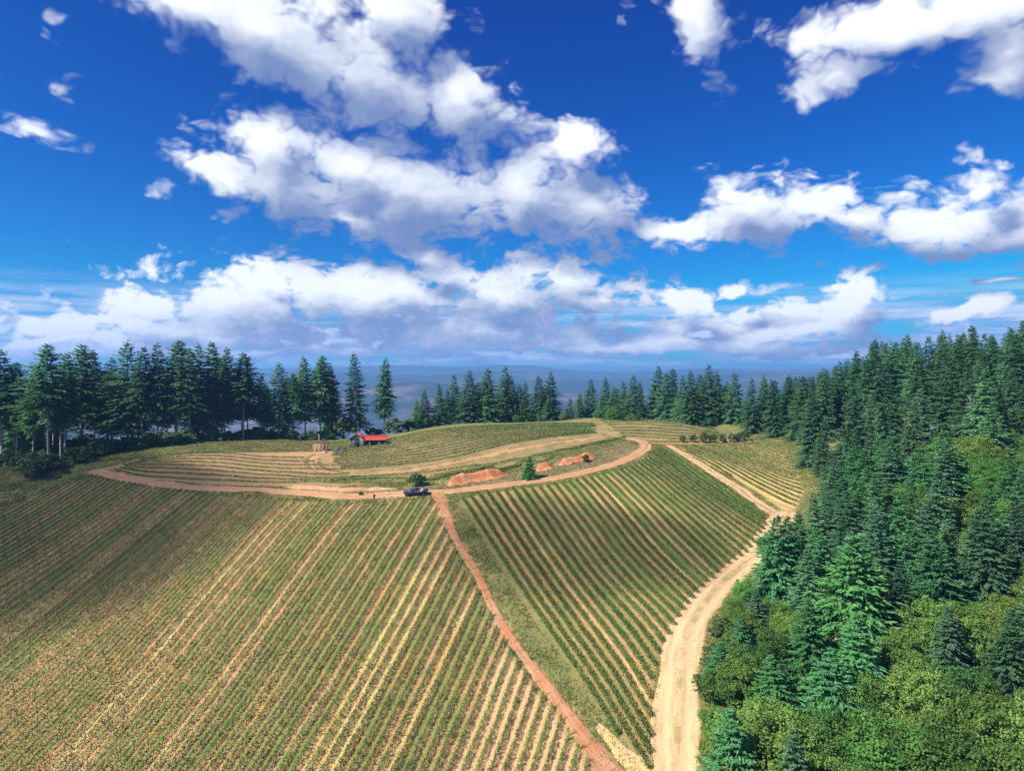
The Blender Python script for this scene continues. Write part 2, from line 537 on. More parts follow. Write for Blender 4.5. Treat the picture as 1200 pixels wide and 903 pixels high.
print('rowsC', [(round(a,1), round(m,3)) for a, m in zip(FC[3], FC[4])])

# ------------------------------------------------------------------ materials
def mat(name):
    m = bpy.data.materials.new(name); m.use_nodes = True
    m.node_tree.nodes.clear()
    T = NT(m.node_tree)
    o = T.n('ShaderNodeOutputMaterial')
    b = T.n('ShaderNodeBsdfPrincipled')
    b.inputs['Specular IOR Level'].default_value = 0.15
    b.inputs['Roughness'].default_value = 0.9
    T.link(b.outputs[0], o.inputs[0])
    return m, T, b, o

def ground_mat():
    m, T, b, o = mat("ground_soil_and_grass")
    pos = T.n('ShaderNodeNewGeometry').outputs['Position']
    big = T.noise(pos, 0.035, 3, 0.55)
    mid = T.noise(pos, 0.22, 4, 0.6)
    fin = T.noise(pos, 2.6, 5, 0.7)
    tan = (0.39, 0.225, 0.112); straw = (0.44, 0.33, 0.125); red = (0.28, 0.145, 0.075); green = (0.145, 0.150, 0.046); olive = (0.225, 0.185, 0.066)
    cols = None
    wild = T.mix(T.mr(mid, 0.35, 0.65), (0.085, 0.12, 0.032), (0.20, 0.19, 0.07))
    wild = T.mix(T.mr(T.noise(pos, 0.09, 4, 0.6), 0.56, 0.70), wild, (0.40, 0.30, 0.13))
    col = T.mix(T.mr(fin, 0.3, 0.7), wild, (0.13, 0.12, 0.045))
    for key in 'ABC':
        t = T.attr('row_' + key).outputs['Fac']
        msk = T.attr('mask_' + key).outputs['Fac']
        wob = T.m('MULTIPLY', T.m('SUBTRACT', fin, 0.5), 0.18)
        tw = T.m('ADD', t, wob)
        fl = T.m('FLOOR', t)
        wn = T.n('ShaderNodeTexWhiteNoise', noise_dimensions='1D')
        T.link(fl, wn.inputs['W'])
        fr = T.m('FRACT', tw)
        c = T.m('ABSOLUTE', T.m('SUBTRACT', fr, 0.5))          # 0 mid-alley .. 0.5 under the vines
        # strip of bare soil along the vines, grass in the alley
        alley = T.mr(c, 0.33, 0.46, 1.0, 0.0)
        # per-alley cover and patchiness along it
        q = T.m('ADD', T.m('MULTIPLY', wn.outputs[0], 0.55), T.m('MULTIPLY', mid, 0.50))
        q = T.m('ADD', q, T.m('MULTIPLY', big, 0.35))
        q = T.m('ADD', q, T.m('MULTIPLY_ADD', T.m('SUBTRACT', fin, 0.5), 0.4, {'A': 0.14, 'B': 0.09, 'C': 0.45}[key]))
        gcol = T.mix(T.mr(q, 0.55, 0.80), green, olive)
        gcol = T.mix(T.mr(q, 0.82, 0.99), gcol, tan)
        gcol = T.mix(T.mr(q, 1.0, 1.12), gcol, straw)
        gcol = T.mix(T.m('MULTIPLY', T.mr(T.noise(T.comb(T.m('MULTIPLY', t, 0.9), T.m('MULTIPLY', T.sep(pos)[1], 0.10), 3.3), 1.0, 3, 0.6), 0.52, 0.66), 0.65), gcol, (0.38, 0.205, 0.07))
        soil = T.mix(T.mr(mid, 0.35, 0.7), (0.24, 0.16, 0.085), red)
        soil = T.mix(T.mr(fin, 0.35, 0.7), soil, (0.21, 0.16, 0.075))
        bare = T.attr('bare').outputs['Fac']
        gcol = T.mix(T.m('MULTIPLY', bare, 0.9), gcol, T.mix(T.mr(fin, 0.3, 0.7), (0.46, 0.25, 0.135), (0.50, 0.345, 0.165)))
        fc = T.mix(alley, soil, gcol)
        col = T.mix(msk, col, fc)
    dry = T.attr('dry').outputs['Fac']
    col = T.mix(T.m('MULTIPLY', dry, T.mr(fin, 0.25, 0.6, 0.55, 0.95)), col, T.mix(T.mr(mid, 0.35, 0.65), (0.125, 0.105, 0.060), (0.20, 0.145, 0.085)))
    dirt = T.attr('dirt').outputs['Fac']
    dcol = T.mix(T.mr(fin, 0.3, 0.7), (0.31, 0.165, 0.088), (0.37, 0.235, 0.125))
    col = T.mix(T.m('MULTIPLY', T.mr(T.m('ADD', dirt, T.m('MULTIPLY', T.m('SUBTRACT', mid, 0.5), 0.8)), 0.25, 0.7), dirt), col, dcol)
    # far valley floor: woods with pale clearings
    dist = T.v('LENGTH', pos)
    farf = T.mr(dist, 420, 900)
    fn = T.noise(T.v('MULTIPLY', pos, (1, 1, 0)), 0.0022, 6, 0.62)
    fcol = T.mix(T.mr(fn, 0.45, 0.62), (0.016, 0.032, 0.020), (0.085, 0.08, 0.055))
    col = T.mix(farf, col, fcol)
    T.link(col, b.inputs['Base Color'])
    bp = T.n('ShaderNodeBump'); bp.inputs['Strength'].default_value = 0.55; bp.inputs['Distance'].default_value = 0.12
    T.link(T.m('ADD', fin, T.noise(pos, 9, 3, 0.7)), bp.inputs['Height'])
    T.link(bp.outputs[0], b.inputs['Normal'])
    return m

def dirt_mat(name, c1, c2, c3, grass=0.35, rut=True):
    m, T, b, o = mat(name)
    pos = T.n('ShaderNodeNewGeometry').outputs['Position']
    mid = T.noise(pos, 0.35, 4, 0.6); fin = T.noise(pos, 3.2, 5, 0.7)
    ac = T.m('ABSOLUTE', T.m('ADD', T.attr('across').outputs['Fac'], T.m('MULTIPLY', T.m('SUBTRACT', mid, 0.5), 0.35)))
    col = T.mix(T.mr(fin, 0.3, 0.7), c1, c2)
    col = T.mix(T.mr(mid, 0.4, 0.7), col, c3)
    al = T.attr('along').outputs['Fac']
    streak = T.noise(T.comb(T.m('MULTIPLY', T.attr('across').outputs['Fac'], 5.0), T.m('MULTIPLY', al, 0.22), 1.7), 1.0, 4, 0.65)
    col = T.mix(T.m('MULTIPLY', T.mr(streak, 0.45, 0.65), 0.6), col, tuple(k * 0.70 for k in c2))
    if rut:
        cen = T.mr(ac, 0.08, 0.28, 1.0, 0.0)
        g = T.m('MULTIPLY', cen, T.mr(T.m('ADD', mid, T.m('MULTIPLY', fin, 0.5)), 0.62, 0.9))
        col = T.mix(T.m('MULTIPLY', g, grass * 2.2, clamp=True), col, (0.20, 0.17, 0.07))
        rutm = T.m('MULTIPLY', T.mr(ac, 0.25, 0.42), T.mr(ac, 0.66, 0.48))
        col = T.mix(T.m('MULTIPLY', rutm, 0.6), col, tuple(min(1, k) for k in (c1[0] * 1.12, c1[1] * 1.0, c1[2] * 0.98)))
    edge = T.mr(T.m('ADD', ac, T.m('MULTIPLY', T.m('SUBTRACT', fin, 0.5), 0.5)), 0.60 if not rut else 0.72, 1.0)
    col = T.mix(T.m('MULTIPLY', edge, grass * 1.6, clamp=True), col, (0.21, 0.19, 0.075))
    T.link(col, b.inputs['Base Color'])
    bp = T.n('ShaderNodeBump'); bp.inputs['Strength'].default_value = 0.5; bp.inputs['Distance'].default_value = 0.1
    T.link(T.m('ADD', fin, mid), bp.inputs['Height'])
    T.link(bp.outputs[0], b.inputs['Normal'])
    return m

def leaf_mat(name, dark, light, trans=0.25, var=0.5, nscale=0.5):
    m, T, b, o = mat(name)
    oi = T.n('ShaderNodeObjectInfo')
    geo = T.n('ShaderNodeNewGeometry')
    tcn = T.n('ShaderNodeTexCoord')
    n = T.noise(tcn.outputs['Object'], nscale, 4, 0.65)
    f = T.m('ADD', T.m('MULTIPLY', T.m('SUBTRACT', oi.outputs['Random'], 0.5), var), T.mr(n, 0.25, 0.75, 0.1, 0.9), clamp=True)
    col = T.mix(f, dark, light)
    rnd = T.m('FRACT', T.m('MULTIPLY', oi.outputs['Random'], 37.7))
    hs = T.n('ShaderNodeHueSaturation')
    T.link(col, hs.inputs['Color'])
    T.link(T.m('MULTIPLY_ADD', rnd, 0.04, 0.482), hs.inputs['Hue'])
    T.link(T.m('MULTIPLY_ADD', T.m('FRACT', T.m('MULTIPLY', oi.outputs['Random'], 91.3)), 0.62, 0.70), hs.inputs['Value'])
    T.link(hs.outputs[0], b.inputs['Base Color'])
    b.inputs['Roughness'].default_value = 0.6
    b.inputs['Specular IOR Level'].default_value = 0.25
    tr = T.n('ShaderNodeBsdfTranslucent')
    T.link(T.mix(1.0, hs.outputs[0], (1.1, 1.25, 0.6), 'MULTIPLY'), tr.inputs[0])
    mx = T.n('ShaderNodeMixShader'); mx.inputs[0].default_value = trans
    T.link(b.outputs[0], mx.inputs[1]); T.link(tr.outputs[0], mx.inputs[2])
    T.link(mx.outputs[0], o.inputs[0])
    return m

def plain_mat(name, c1, c2=None, rough=0.8, scale=3.0, spec=0.2, metal=0.0):
    m, T, b, o = mat(name)
    tcn = T.n('ShaderNodeTexCoord')
    n = T.noise(tcn.outputs['Object'], scale, 5, 0.65)
    c2 = c2 or tuple(k * 0.7 for k in c1)
    T.link(T.mix(T.mr(n, 0.3, 0.7), c1, c2), b.inputs['Base Color'])
    b.inputs['Roughness'].default_value = rough
    b.inputs['Specular IOR Level'].default_value = spec
    b.inputs['Metallic'].default_value = metal
    return m

M = {}
M['ground'] = ground_mat()
M['pale_dirt'] = dirt_mat("pale_dirt", (0.50, 0.34, 0.195), (0.41, 0.265, 0.145), (0.47, 0.345, 0.17), 0.35)
M['red_dirt'] = dirt_mat("red_dirt", (0.41, 0.165, 0.085), (0.32, 0.15, 0.078), (0.37, 0.23, 0.125), 0.6, rut=False)
M['tan_dirt'] = dirt_mat("tan_dirt", (0.40, 0.215, 0.12), (0.34, 0.18, 0.098), (0.41, 0.255, 0.14), 0.3)
M['bank'] = dirt_mat("orange_bank_soil", (0.50, 0.185, 0.078), (0.34, 0.12, 0.055), (0.52, 0.27, 0.135), 0.3, rut=False)
M['straw_soil'] = dirt_mat("straw_soil", (0.50, 0.36, 0.17), (0.42, 0.27, 0.14), (0.50, 0.39, 0.15), 0.5, rut=False)
M['pink_bank'] = dirt_mat("pink_bank_soil", (0.46, 0.22, 0.13), (0.34, 0.19, 0.11), (0.50, 0.28, 0.17), 0.5, rut=False)
M['fir'] = leaf_mat("fir_needles", (0.052, 0.135, 0.074), (0.125, 0.265, 0.122), 0.42, 0.6, 0.35)
M['firlight'] = leaf_mat("young_fir_needles", (0.040, 0.145, 0.058), (0.11, 0.29, 0.095), 0.3, 0.5, 0.35)
M['bluefir'] = leaf_mat("blue_fir_needles", (0.060, 0.145, 0.085), (0.13, 0.26, 0.135), 0.38, 0.4, 0.35)
M['broad'] = leaf_mat("broad_leaves", (0.055, 0.135, 0.026), (0.14, 0.265, 0.055), 0.3, 0.8, 0.5)
M['yellow'] = leaf_mat("yellow_green_leaves", (0.085, 0.155, 0.028), (0.165, 0.265, 0.052), 0.35, 0.6, 0.5)
M['shrub'] = leaf_mat("shrub_leaves", (0.035, 0.075, 0.020), (0.09, 0.145, 0.040), 0.25, 0.6, 0.8)
M['vine'] = leaf_mat("vine_leaves", (0.055, 0.125, 0.026), (0.115, 0.225, 0.042), 0.3, 0.3, 0.25)
M['bark'] = plain_mat("bark", (0.25, 0.20, 0.165), (0.13, 0.10, 0.08), 0.95, 1.5)
M['greybark'] = plain_mat("grey_bark", (0.36, 0.32, 0.29), (0.20, 0.17, 0.15), 0.95, 1.0)
M['deadwood'] = plain_mat("dead_wood", (0.52, 0.50, 0.50), (0.36, 0.34, 0.35), 0.95, 2.0)
M['stake'] = plain_mat("stake_wood", (0.20, 0.16, 0.12), None, 0.95)

# ------------------------------------------------------------------ ground sheet
print('terrain', GX.shape)
attrs = {}
def softmask(P, x, y):
    acc = np.zeros(x.shape)
    for k in range(5):
        a = k * 2 * pi / 5
        acc += inside(P, x + 0.7 * cos(a), y + 0.7 * sin(a))
    return acc / 5
core = (np.abs(GX) < 145) & (GY > 56) & (GY < 278)
cx_, cy_ = GX[core], GY[core]
for key, F, Y0, sp, P in (('A', FA, YA, SPA, POLY_A), ('B', FB, YB, SPB, POLY_B), ('C', FC, YC, SPC, POLY_C)):
    t = np.zeros(GX.shape); mk = np.zeros(GX.shape)
    t[core] = row_a(F, Y0, cx_, cy_) / sp + 200.0
    mk[core] = softmask(P, cx_, cy_)
    attrs['row_' + key] = t; attrs['mask_' + key] = mk
# the last few alleys beside the track are bare soil
bare = np.zeros(GX.shape); dirt = np.zeros(GX.shape)
aA = row_a(FA, YA, cx_, cy_)
lim = row_a(FA, YA, *[np.array([v]) for v in on_ground(583, 902)])[0]
bare[core] = np.clip((aA - (lim - 3.7 * SPA)) / 1.0, 0, 1) * attrs['mask_A'][core]
attrs['bare'] = bare
def near_line(L, x, y, w):
    d = np.full(x.shape, 1e9)
    for i in range(0, len(L), 3):
        d = np.minimum(d, (x - L[i, 0]) ** 2 + (y - L[i, 1]) ** 2)
    return np.clip(1 - np.sqrt(d) / w, 0, 1)
RING = [(112,552),(150,561),(200,568),(270,573),(340,577),(400,581),(450,580),(510,577),(560,572),(600,567),(650,560),(700,549),(730,540),(750,530),(757,523),(750,517),(735,514)]
INNER = [(376,531),(367,539),(370,547),(385,553),(420,556),(470,552),(520,544),(570,534),(620,524),(670,516),(715,511)]
UPPER = [(255,535),(300,534),(340,533),(384,530)]
TRACK = [(513,577),(519,596),(529,620),(544,648),(559,672),(573,703),(588,732),(609,762),(630,790),(656,826),(684,864),(712,900),(745,940)]
RIGHT = [(925,600),(908,615),(884,648),(862,668),(838,690),(818,716),(804,745),(797,780),(794,820),(793,860),(793,903),(794,960)]
STRIP = [(784,522),(808,536),(838,555),(868,574),(898,596),(925,611)]
SHRUBROAD = [(738,514),(770,519),(800,519.5),(840,519),(885,516)]
C_RING, C_INNER, C_UPPER, C_TRACK, C_RIGHT, C_STRIP, C_SHRUB = [curve(c) for c in (RING, INNER, UPPER, TRACK, RIGHT, STRIP, SHRUBROAD)]
dd = np.zeros(cx_.shape)
for L, w in ((C_RING, 5.5), (C_INNER, 3), (C_UPPER, 5), (C_TRACK, 2.6), (C_RIGHT, 5.5), (C_STRIP, 5), (C_SHRUB, 5)):
    dd = np.maximum(dd, near_line(L, cx_, cy_, w))
terr = inside(poly([(118,550),(160,538),(230,531),(300,530),(384,528),(450,513),(560,498),(700,492),(860,510),(860,517),(740,516),(720,512),(600,545),(500,560),(400,570),(250,568),(150,560)]), cx_, cy_)
dd = np.maximum(dd, terr * (0.52 + 0.22 * np.clip((-34 - cx_) / 30, 0, 1)))
dirt[core] = dd
dry = np.zeros(GX.shape)
DRY = poly([(440,572),(520,567),(600,553),(680,533),(735,517),(752,524),(735,536),(690,550),(640,560),(560,572),(470,577)])
MEADOW = poly([(175,535),(240,520),(380,515),(386,527),(250,531)])
dry[core] = np.maximum(softmask(DRY, cx_, cy_), 0.75 * softmask(MEADOW, cx_, cy_))
attrs['dry'] = dry
attrs['dirt'] = dirt
ny, nx = GX.shape
I = np.arange(ny * nx).reshape(ny, nx)
print('ground', GZ.min(), GZ.max(), GZ[core].max())
quads = np.stack([I[:-1, :-1], I[:-1, 1:], I[1:, 1:], I[1:, :-1]], -1).reshape(-1, 4)
g = link("ground", mesh_np("ground", np.stack([GX, GY, GZ], -1), quads, None, M['ground'], True, attrs))
tag(g, "hill and valley ground with strips of grass and bare soil", None, None, 'structure')

# ------------------------------------------------------------------ dirt roads: sheets laid on the terrain
def ribbon(name, L, width, m, label, lift=0.07, ragged=0.35, seed=0, ncross=9, bulge=0.0, ruts=False):
    L = np.asarray(L)
    n = len(L)
    d = np.gradient(L, axis=0); d /= np.linalg.norm(d, axis=1)[:, None] + 1e-9
    nr = np.c_[d[:, 1], -d[:, 0]]
    if callable(width): w = np.array([width(i / (n - 1)) for i in range(n)])
    else: w = np.full(n, float(width))
    s = np.arange(n) * 0.8
    wl = w * 0.5 * (1 + ragged * (fbm(s, s * 0 + seed, 6.5, 4, 5) - 0.5) * 2)
    wr = w * 0.5 * (1 + ragged * (fbm(s, s * 0 + seed + 50, 6.5, 4, 8) - 0.5) * 2)
    V = np.zeros((n, ncross, 3)); A = np.zeros((n, ncross)); AL = np.repeat(s[:, None], ncross, 1)
    for j in range(ncross):
        t = -1 + 2 * j / (ncross - 1)
        off = np.where(t < 0, wl * t, wr * t)
        p = L + nr * off[:, None]
        z = H(p[:, 0], p[:, 1]) + (lift if abs(t) < 0.99 else -0.10)
        if ruts: z = z - 0.09 * math.exp(-((abs(t) - 0.45) / 0.14) ** 2) + 0.05 * math.exp(-(t / 0.16) ** 2) + 0.06 * (fbm(p[:, 0], p[:, 1], 1.1, 3, 12) - 0.5)
        if bulge: z = z + bulge * max(0, 1 - t * t) ** 0.7 * np.clip(np.minimum(np.arange(n), np.arange(n)[::-1]) / 6.0, 0, 1) * (-0.1 + 1.3 * fbm(p[:, 0] * 1.0, p[:, 1], 1.3, 4, seed))
        V[:, j] = np.c_[p, z]; A[:, j] = t
    I = np.arange(n * ncross).reshape(n, ncross)
    q = np.stack([I[:-1, :-1], I[:-1, 1:], I[1:, 1:], I[1:, :-1]], -1).reshape(-1, 4)
    o = link(name, mesh_np(name, V, q, None, m, True, {'across': A, 'along': AL}))
    tag(o, label, None, None, 'structure')
    return o
ribbon("dirt_road", C_RING, 3.6, M['tan_dirt'], "tan dirt road curving round the foot of the terraced vines", 0.13, 0.4, seed=1, ncross=17, ruts=True)
ribbon("dirt_track", C_INNER, lambda t: 2.6 + 1.2 * sin(pi * t), M['tan_dirt'], "dirt track climbing between the upper vine terraces", 0.06, seed=2)
ribbon("dirt_track", C_UPPER, 2.4, M['tan_dirt'], "short pale dirt track leading to the shed", 0.065, seed=3)
ribbon("dirt_track", C_TRACK, lambda t: 4.2 * (1 - t * 4) + 2.2 * t * 4 if t < 0.25 else (1.8 if t < 0.7 else 1.8 + 6 * (t - 0.7)), M['red_dirt'],
       "red dirt track running down between the two vine fields", 0.12, 0.55, seed=4)
ribbon("dirt_road", C_RIGHT, lambda t: 4.4 + 1.9 * t, M['pale_dirt'], "pale dirt road bending along the forest edge", 0.15, 0.3, seed=5, ncross=21, ruts=True)
ribbon("dirt_track", C_STRIP, lambda t: 2.6 + 3.2 * t, M['pale_dirt'], "pale bare strip between the two right hand vine fields", 0.065, 0.5, seed=6)
ribbon("dirt_track", C_SHRUB, 2.6, M['tan_dirt'], "greyish dirt track under the row of round shrubs", 0.072, 0.4, seed=7)
ribbon("straw_patch", curve([(700,850),(716,864),(735,884),(756,908),(775,930)], 0.6), lambda t: 1.2 + 3.6 * t, M['straw_soil'], "patch of pale straw and bare soil right of the red track at the bottom", 0.10, 0.8, seed=9)
# cut banks of orange soil above the ring road
for L, (pts, hb, lab) in zip(BANK_LINES, BANKS):
    d_ = np.gradient(L, axis=0); d_ /= np.linalg.norm(d_, axis=1)[:, None]
    ribbon("earth_bank", L + np.c_[-d_[:, 1], d_[:, 0]] * 1.25, lambda t: (2.7 if hb > 1 else 1.7) * (0.35 + 0.65 * min(1, 5 * t, 5 * (1 - t))), M['bank'] if hb > 1 else M['pink_bank'], lab, 0.10, 0.75, seed=int(pts[0][0]), ncross=23, bulge=0.55)

# ------------------------------------------------------------------ vines
def leaf_quads(C, size, rg, flat=0.0, aspect=0.8):
    n = len(C)
    d = rg.normal(size=(n, 3)); d[:, 2] *= (1 - flat); d /= np.linalg.norm(d, axis=1)[:, None]
    u = rg.normal(size=(n, 3)); u -= (u * d).sum(1)[:, None] * d; u /= np.linalg.norm(u, axis=1)[:, None]
    s = np.broadcast_to(size, (n,))[:, None] * 0.5
    a = d * s; b = u * s * aspect
    V = np.stack([C - a, C + b, C + a, C - b], 1).reshape(-1, 3)
    Q = np.arange(n * 4).reshape(-1, 4)
    return V, Q

N_ROW = [0]
def vine_row(L, label, cat_group, dens, hgt=1.05, wid=0.34, posts=True, leaf=0.30, gaps=0.06, vsp=1.6, even=False):
    """one trellised row along the ground line L"""
    L = np.asarray(L)
    s = np.r_[0, np.cumsum(np.linalg.norm(np.diff(L, axis=0), axis=1))]
    if s[-1] < 2.5: return
    rg = np.random.default_rng(1000 + N_ROW[0]); N_ROW[0] += 1
    n = int(s[-1] * dens)
    nv = int(s[-1] / vsp) + 1
    vig = np.clip(rg.normal(0.92, 0.22, nv), 0.35, 1.35)
    vig[rg.random(nv) < gaps] = 0.08
    if even: vig = np.clip(rg.normal(1.0, 0.08, nv), 0.8, 1.2)
    u = rg.random(n) * s[-1]
    vi = np.minimum((u / vsp).astype(int), nv - 1)
    keep = rg.random(n) < vig[vi] * 0.95
    u = u[keep]; vi = vi[keep]
    u = np.clip((vi + 0.5) * vsp + (u - (vi + 0.5) * vsp) * (0.85 + 0.2 * rg.random(len(u))), 0, s[-1])
    x = np.interp(u, s, L[:, 0]); y = np.interp(u, s, L[:, 1])
    dx = np.interp(u + 0.5, s, L[:, 0]) - np.interp(u - 0.5, s, L[:, 0]); dy = np.interp(u + 0.5, s, L[:, 1]) - np.interp(u - 0.5, s, L[:, 1])
    ln = np.hypot(dx, dy) + 1e-6
    hh = rg.beta(2.0, 1.6, len(u)) * hgt * (0.55 + 0.45 * vig[vi])
    off = rg.normal(size=len(u)) * wid * (0.55 + 0.5 * np.sin(np.clip(hh / hgt, 0, 1) * pi)) * (0.6 + 0.4 * vig[vi])
    px = x + dy / ln * off; py = y - dx / ln * off
    base = np.array([L[len(L) // 2, 0], L[len(L) // 2, 1], 0.0]); base[2] = float(H(base[0], base[1]))
    C = np.c_[px, py, H(px, py) + 0.12 + hh] - base
    V, Q = leaf_quads(C, leaf * (0.7 + 0.6 * rg.random(len(C))), rg)
    row = empty("vine_row", base)
    tag(row, label, "vine row", cat_group)
    link("foliage", mesh_np("vine_foliage", V, Q, None, M['vine']), row)
    if posts:
        k = np.arange(0.4, s[-1], vsp * 2)
        bx = np.interp(k, s, L[:, 0]); by = np.interp(k, s, L[:, 1]); bz = H(bx, by)
        w = 0.035
        cor = np.array([(-w, -w), (w, -w), (w, w), (-w, w)])
        VV = np.zeros((len(k), 8, 3))
        for j in range(4):
            VV[:, j] = np.c_[bx + cor[j, 0], by + cor[j, 1], bz - 0.1]; VV[:, 4 + j] = np.c_[bx + cor[j, 0], by + cor[j, 1], bz + 1.25]
        base_i = (np.arange(len(k)) * 8)[:, None, None]
        QQ = np.array([(0,1,5,4),(1,2,6,5),(2,3,7,6),(3,0,4,7),(4,5,6,7)])[None] + base_i
        p = link("stakes", mesh_np("vine_stakes", VV.reshape(-1, 3) - base, QQ.reshape(-1, 4), None, M['stake']), row)
        p['kind'] = 'stuff'

def pixel(x, y, z):
    return CX + FPX * x / y, HY - FPX * (z - CAMZ) / y

def straight_rows(F, Y0, sp, P, y0, y1, dens, lab, group, ref_dir, **kw):
    amin, amax = P[:, 0].min() - 40, P[:, 0].max() + 40
    rows = []
    for k in range(int(math.floor(amin / sp)), int(math.ceil(amax / sp)) + 1):
        a = k * sp          # row_* attribute is a/sp + 200, so whole numbers fall on the vines
        if a < F[1] - 90 or a > F[2] + 60: continue
        m = float(slope_of(F, a))
        yy = np.arange(y0, y1, 0.7)
        xx = a + m * (yy - Y0)
        ok = inside(P, xx, yy) & (np.abs(xx) < 0.78 * yy + 4)
        if ok.sum() < 5: continue
        ii = np.where(ok)[0]
        # longest run
        br = np.split(ii, np.where(np.diff(ii) > 1)[0] + 1)
        run = max(br, key=len)
        rows.append((a, np.c_[xx[run], yy[run]]))
    rows.sort(key=lambda r: r[0] * ref_dir)
    # drop rows that lie on top of a neighbour (fan)
    for i, (a, L) in enumerate(rows):
        vine_row(L, lab(ordinal(i + 1)), group, dens, **kw)
    return len(rows)
nA = straight_rows(FA, YA, SPA, POLY_A, 70, 200, 98, lambda o: f"row of low green vines, {o} counting left from the red dirt track", "vine rows on the front slope", -1, leaf=0.165, hgt=0.85, wid=0.16, even=True)
nB = straight_rows(FB, YB, SPB, POLY_B, 70, 220, 120, lambda o: f"row of bushy green vines, {o} counting right from the red dirt track", "vine rows between the track and the pale road", 1, leaf=0.18, hgt=1.0, wid=0.19, even=True)
nC = straight_rows(FC, YC, SPC, POLY_C, 140, 240, 70, lambda o: f"row of small vines on the pale upper right field, {o} from its near left side", "vine rows on the upper right field", 1, leaf=0.20, hgt=0.50, wid=0.13, even=True)

def fan_rows(top, bot, n, lab, group, dens, **kw):
    A = curve(top, 0.8); B = curve(bot, 0.8)
    m = 140
    def rs(L):
        i = np.linspace(0, len(L) - 1, m)
        return np.c_[np.interp(i, np.arange(len(L)), L[:, 0]), np.interp(i, np.arange(len(L)), L[:, 1])]
    A, B = rs(A), rs(B)
    for k in range(n):
        t = k / max(1, n - 1)
        L = B * (1 - t) + A * t
        L = L[PR.randint(0, 5):m - PR.randint(0, 4)]
        vine_row(L, lab(ordinal(k + 1)), group, dens, **kw)
fan_rows([(165,540),(200,534),(250,531),(310,536),(362,537)], [(127,549),(160,557),(200,560.5),(260,563.5),(340,566),(420,566),(470,564)], 8,
         lambda o: f"curved vine terrace row before the left grove, {o} up from the dirt road", "curved vine terraces on the left", 65, leaf=0.20, hgt=0.50, wid=0.11, even=True)
fan_rows([(388,529),(416,524),(460,514),(510,505),(584,499),(650,496.5),(700,497)], [(388,550),(440,548),(509,540),(584,523),(650,512),(700,507.5)], 13,
         lambda o: f"green vine terrace row beside the red-roofed shed, {o} up from the inner track", "vine terraces beside the shed", 75, leaf=0.20, hgt=0.50, wid=0.13, even=True)
fan_rows([(395,560),(470,557),(540,549),(600,540),(650,530),(700,520),(735,512.5)], [(385,565),(470,562),(540,555),(610,545),(660,535)], 2,
         lambda o: f"vine row below the inner dirt track, {o} up from the ring road", "vine rows below the inner track", 60, leaf=0.22, hgt=0.65, wid=0.15, even=True)
fan_rows([(702,493.5),(740,492.5),(770,493),(810,497.5),(845,505)], [(728,511),(760,512.5),(800,515),(850,514.5)], 7,
         lambda o: f"vine row on the hill crest, {o} up from the row of round shrubs", "vine rows on the crest", 65, leaf=0.20, hgt=0.48, wid=0.12, even=True)
print('rows', nA, nB, nC, N_ROW[0])
# ------------------------------------------------------------------ rough grass
M['grass'] = leaf_mat("rough_grass", (0.10, 0.15, 0.035), (0.30, 0.27, 0.09), 0.3, 0.0, 0.15)
def tufts(name, label, pts_xy, hgt, rg, per=3):
    n = len(pts_xy) * per
    P = np.repeat(pts_xy, per, axis=0) + rg.normal(size=(n, 2)) * 0.12
    z = H(P[:, 0], P[:, 1]) - 0.03
    a = rg.random(n) * 2 * pi; h = hgt * (0.4 + 0.9 * rg.random(n)); w = 0.05 + 0.07 * rg.random(n)
    lx = rg.normal(size=n) * 0.35 * h; ly = rg.normal(size=n) * 0.35 * h
    B = np.c_[P, z]
    s_ = np.c_[np.cos(a) * w, np.sin(a) * w, np.zeros(n)]
    V = np.stack([B - s_, B + s_, B + np.c_[lx, ly, h]], 1).reshape(-1, 3)
    o = link(name, mesh_np(name, V, None, np.arange(n * 3).reshape(-1, 3), M['grass'])); tag(o, label, None, None, 'stuff')
rgT = np.random.default_rng(77)
cand = np.c_[rgT.uniform(-170, 95, 620000), rgT.uniform(70, 240, 620000)]
u_ = CX + FPX * cand[:, 0] / cand[:, 1]
cand = cand[(u_ > -20) & (u_ < 1080)]
inA, inB, inC = (inside(P_, cand[:, 0], cand[:, 1]) for P_ in (POLY_A, POLY_B, POLY_C))
onroad = np.zeros(len(cand), bool)
for L, w in ((C_RING, 2.0), (C_INNER, 1.8), (C_TRACK, 1.0), (C_RIGHT, 2.7), (C_STRIP, 1.8), (C_SHRUB, 1.2)):
    onroad |= near_line(L, cand[:, 0], cand[:, 1], w) > 0
terr_ = inside(poly([(118,550),(160,538),(230,531),(300,530),(384,528),(450,513),(560,498),(700,492),(860,510),(860,517),(740,516),(720,512),(600,545),(500,560),(400,570),(250,568),(150,560)]), cand[:, 0], cand[:, 1])
patch = vnoise(cand[:, 0], cand[:, 1], 4.0, 31)
wildp = ~(inA | inB | inC | onroad | terr_) & ~(inside(DRY, cand[:, 0], cand[:, 1]) & (rgT.random(len(cand)) < 0.5))
tufts("rough_grass", "rough dry and green grass on the verges and banks", cand[wildp & (rgT.random(len(cand)) < 0.15 + 0.85 * patch)], 0.34, rgT)
wv = []
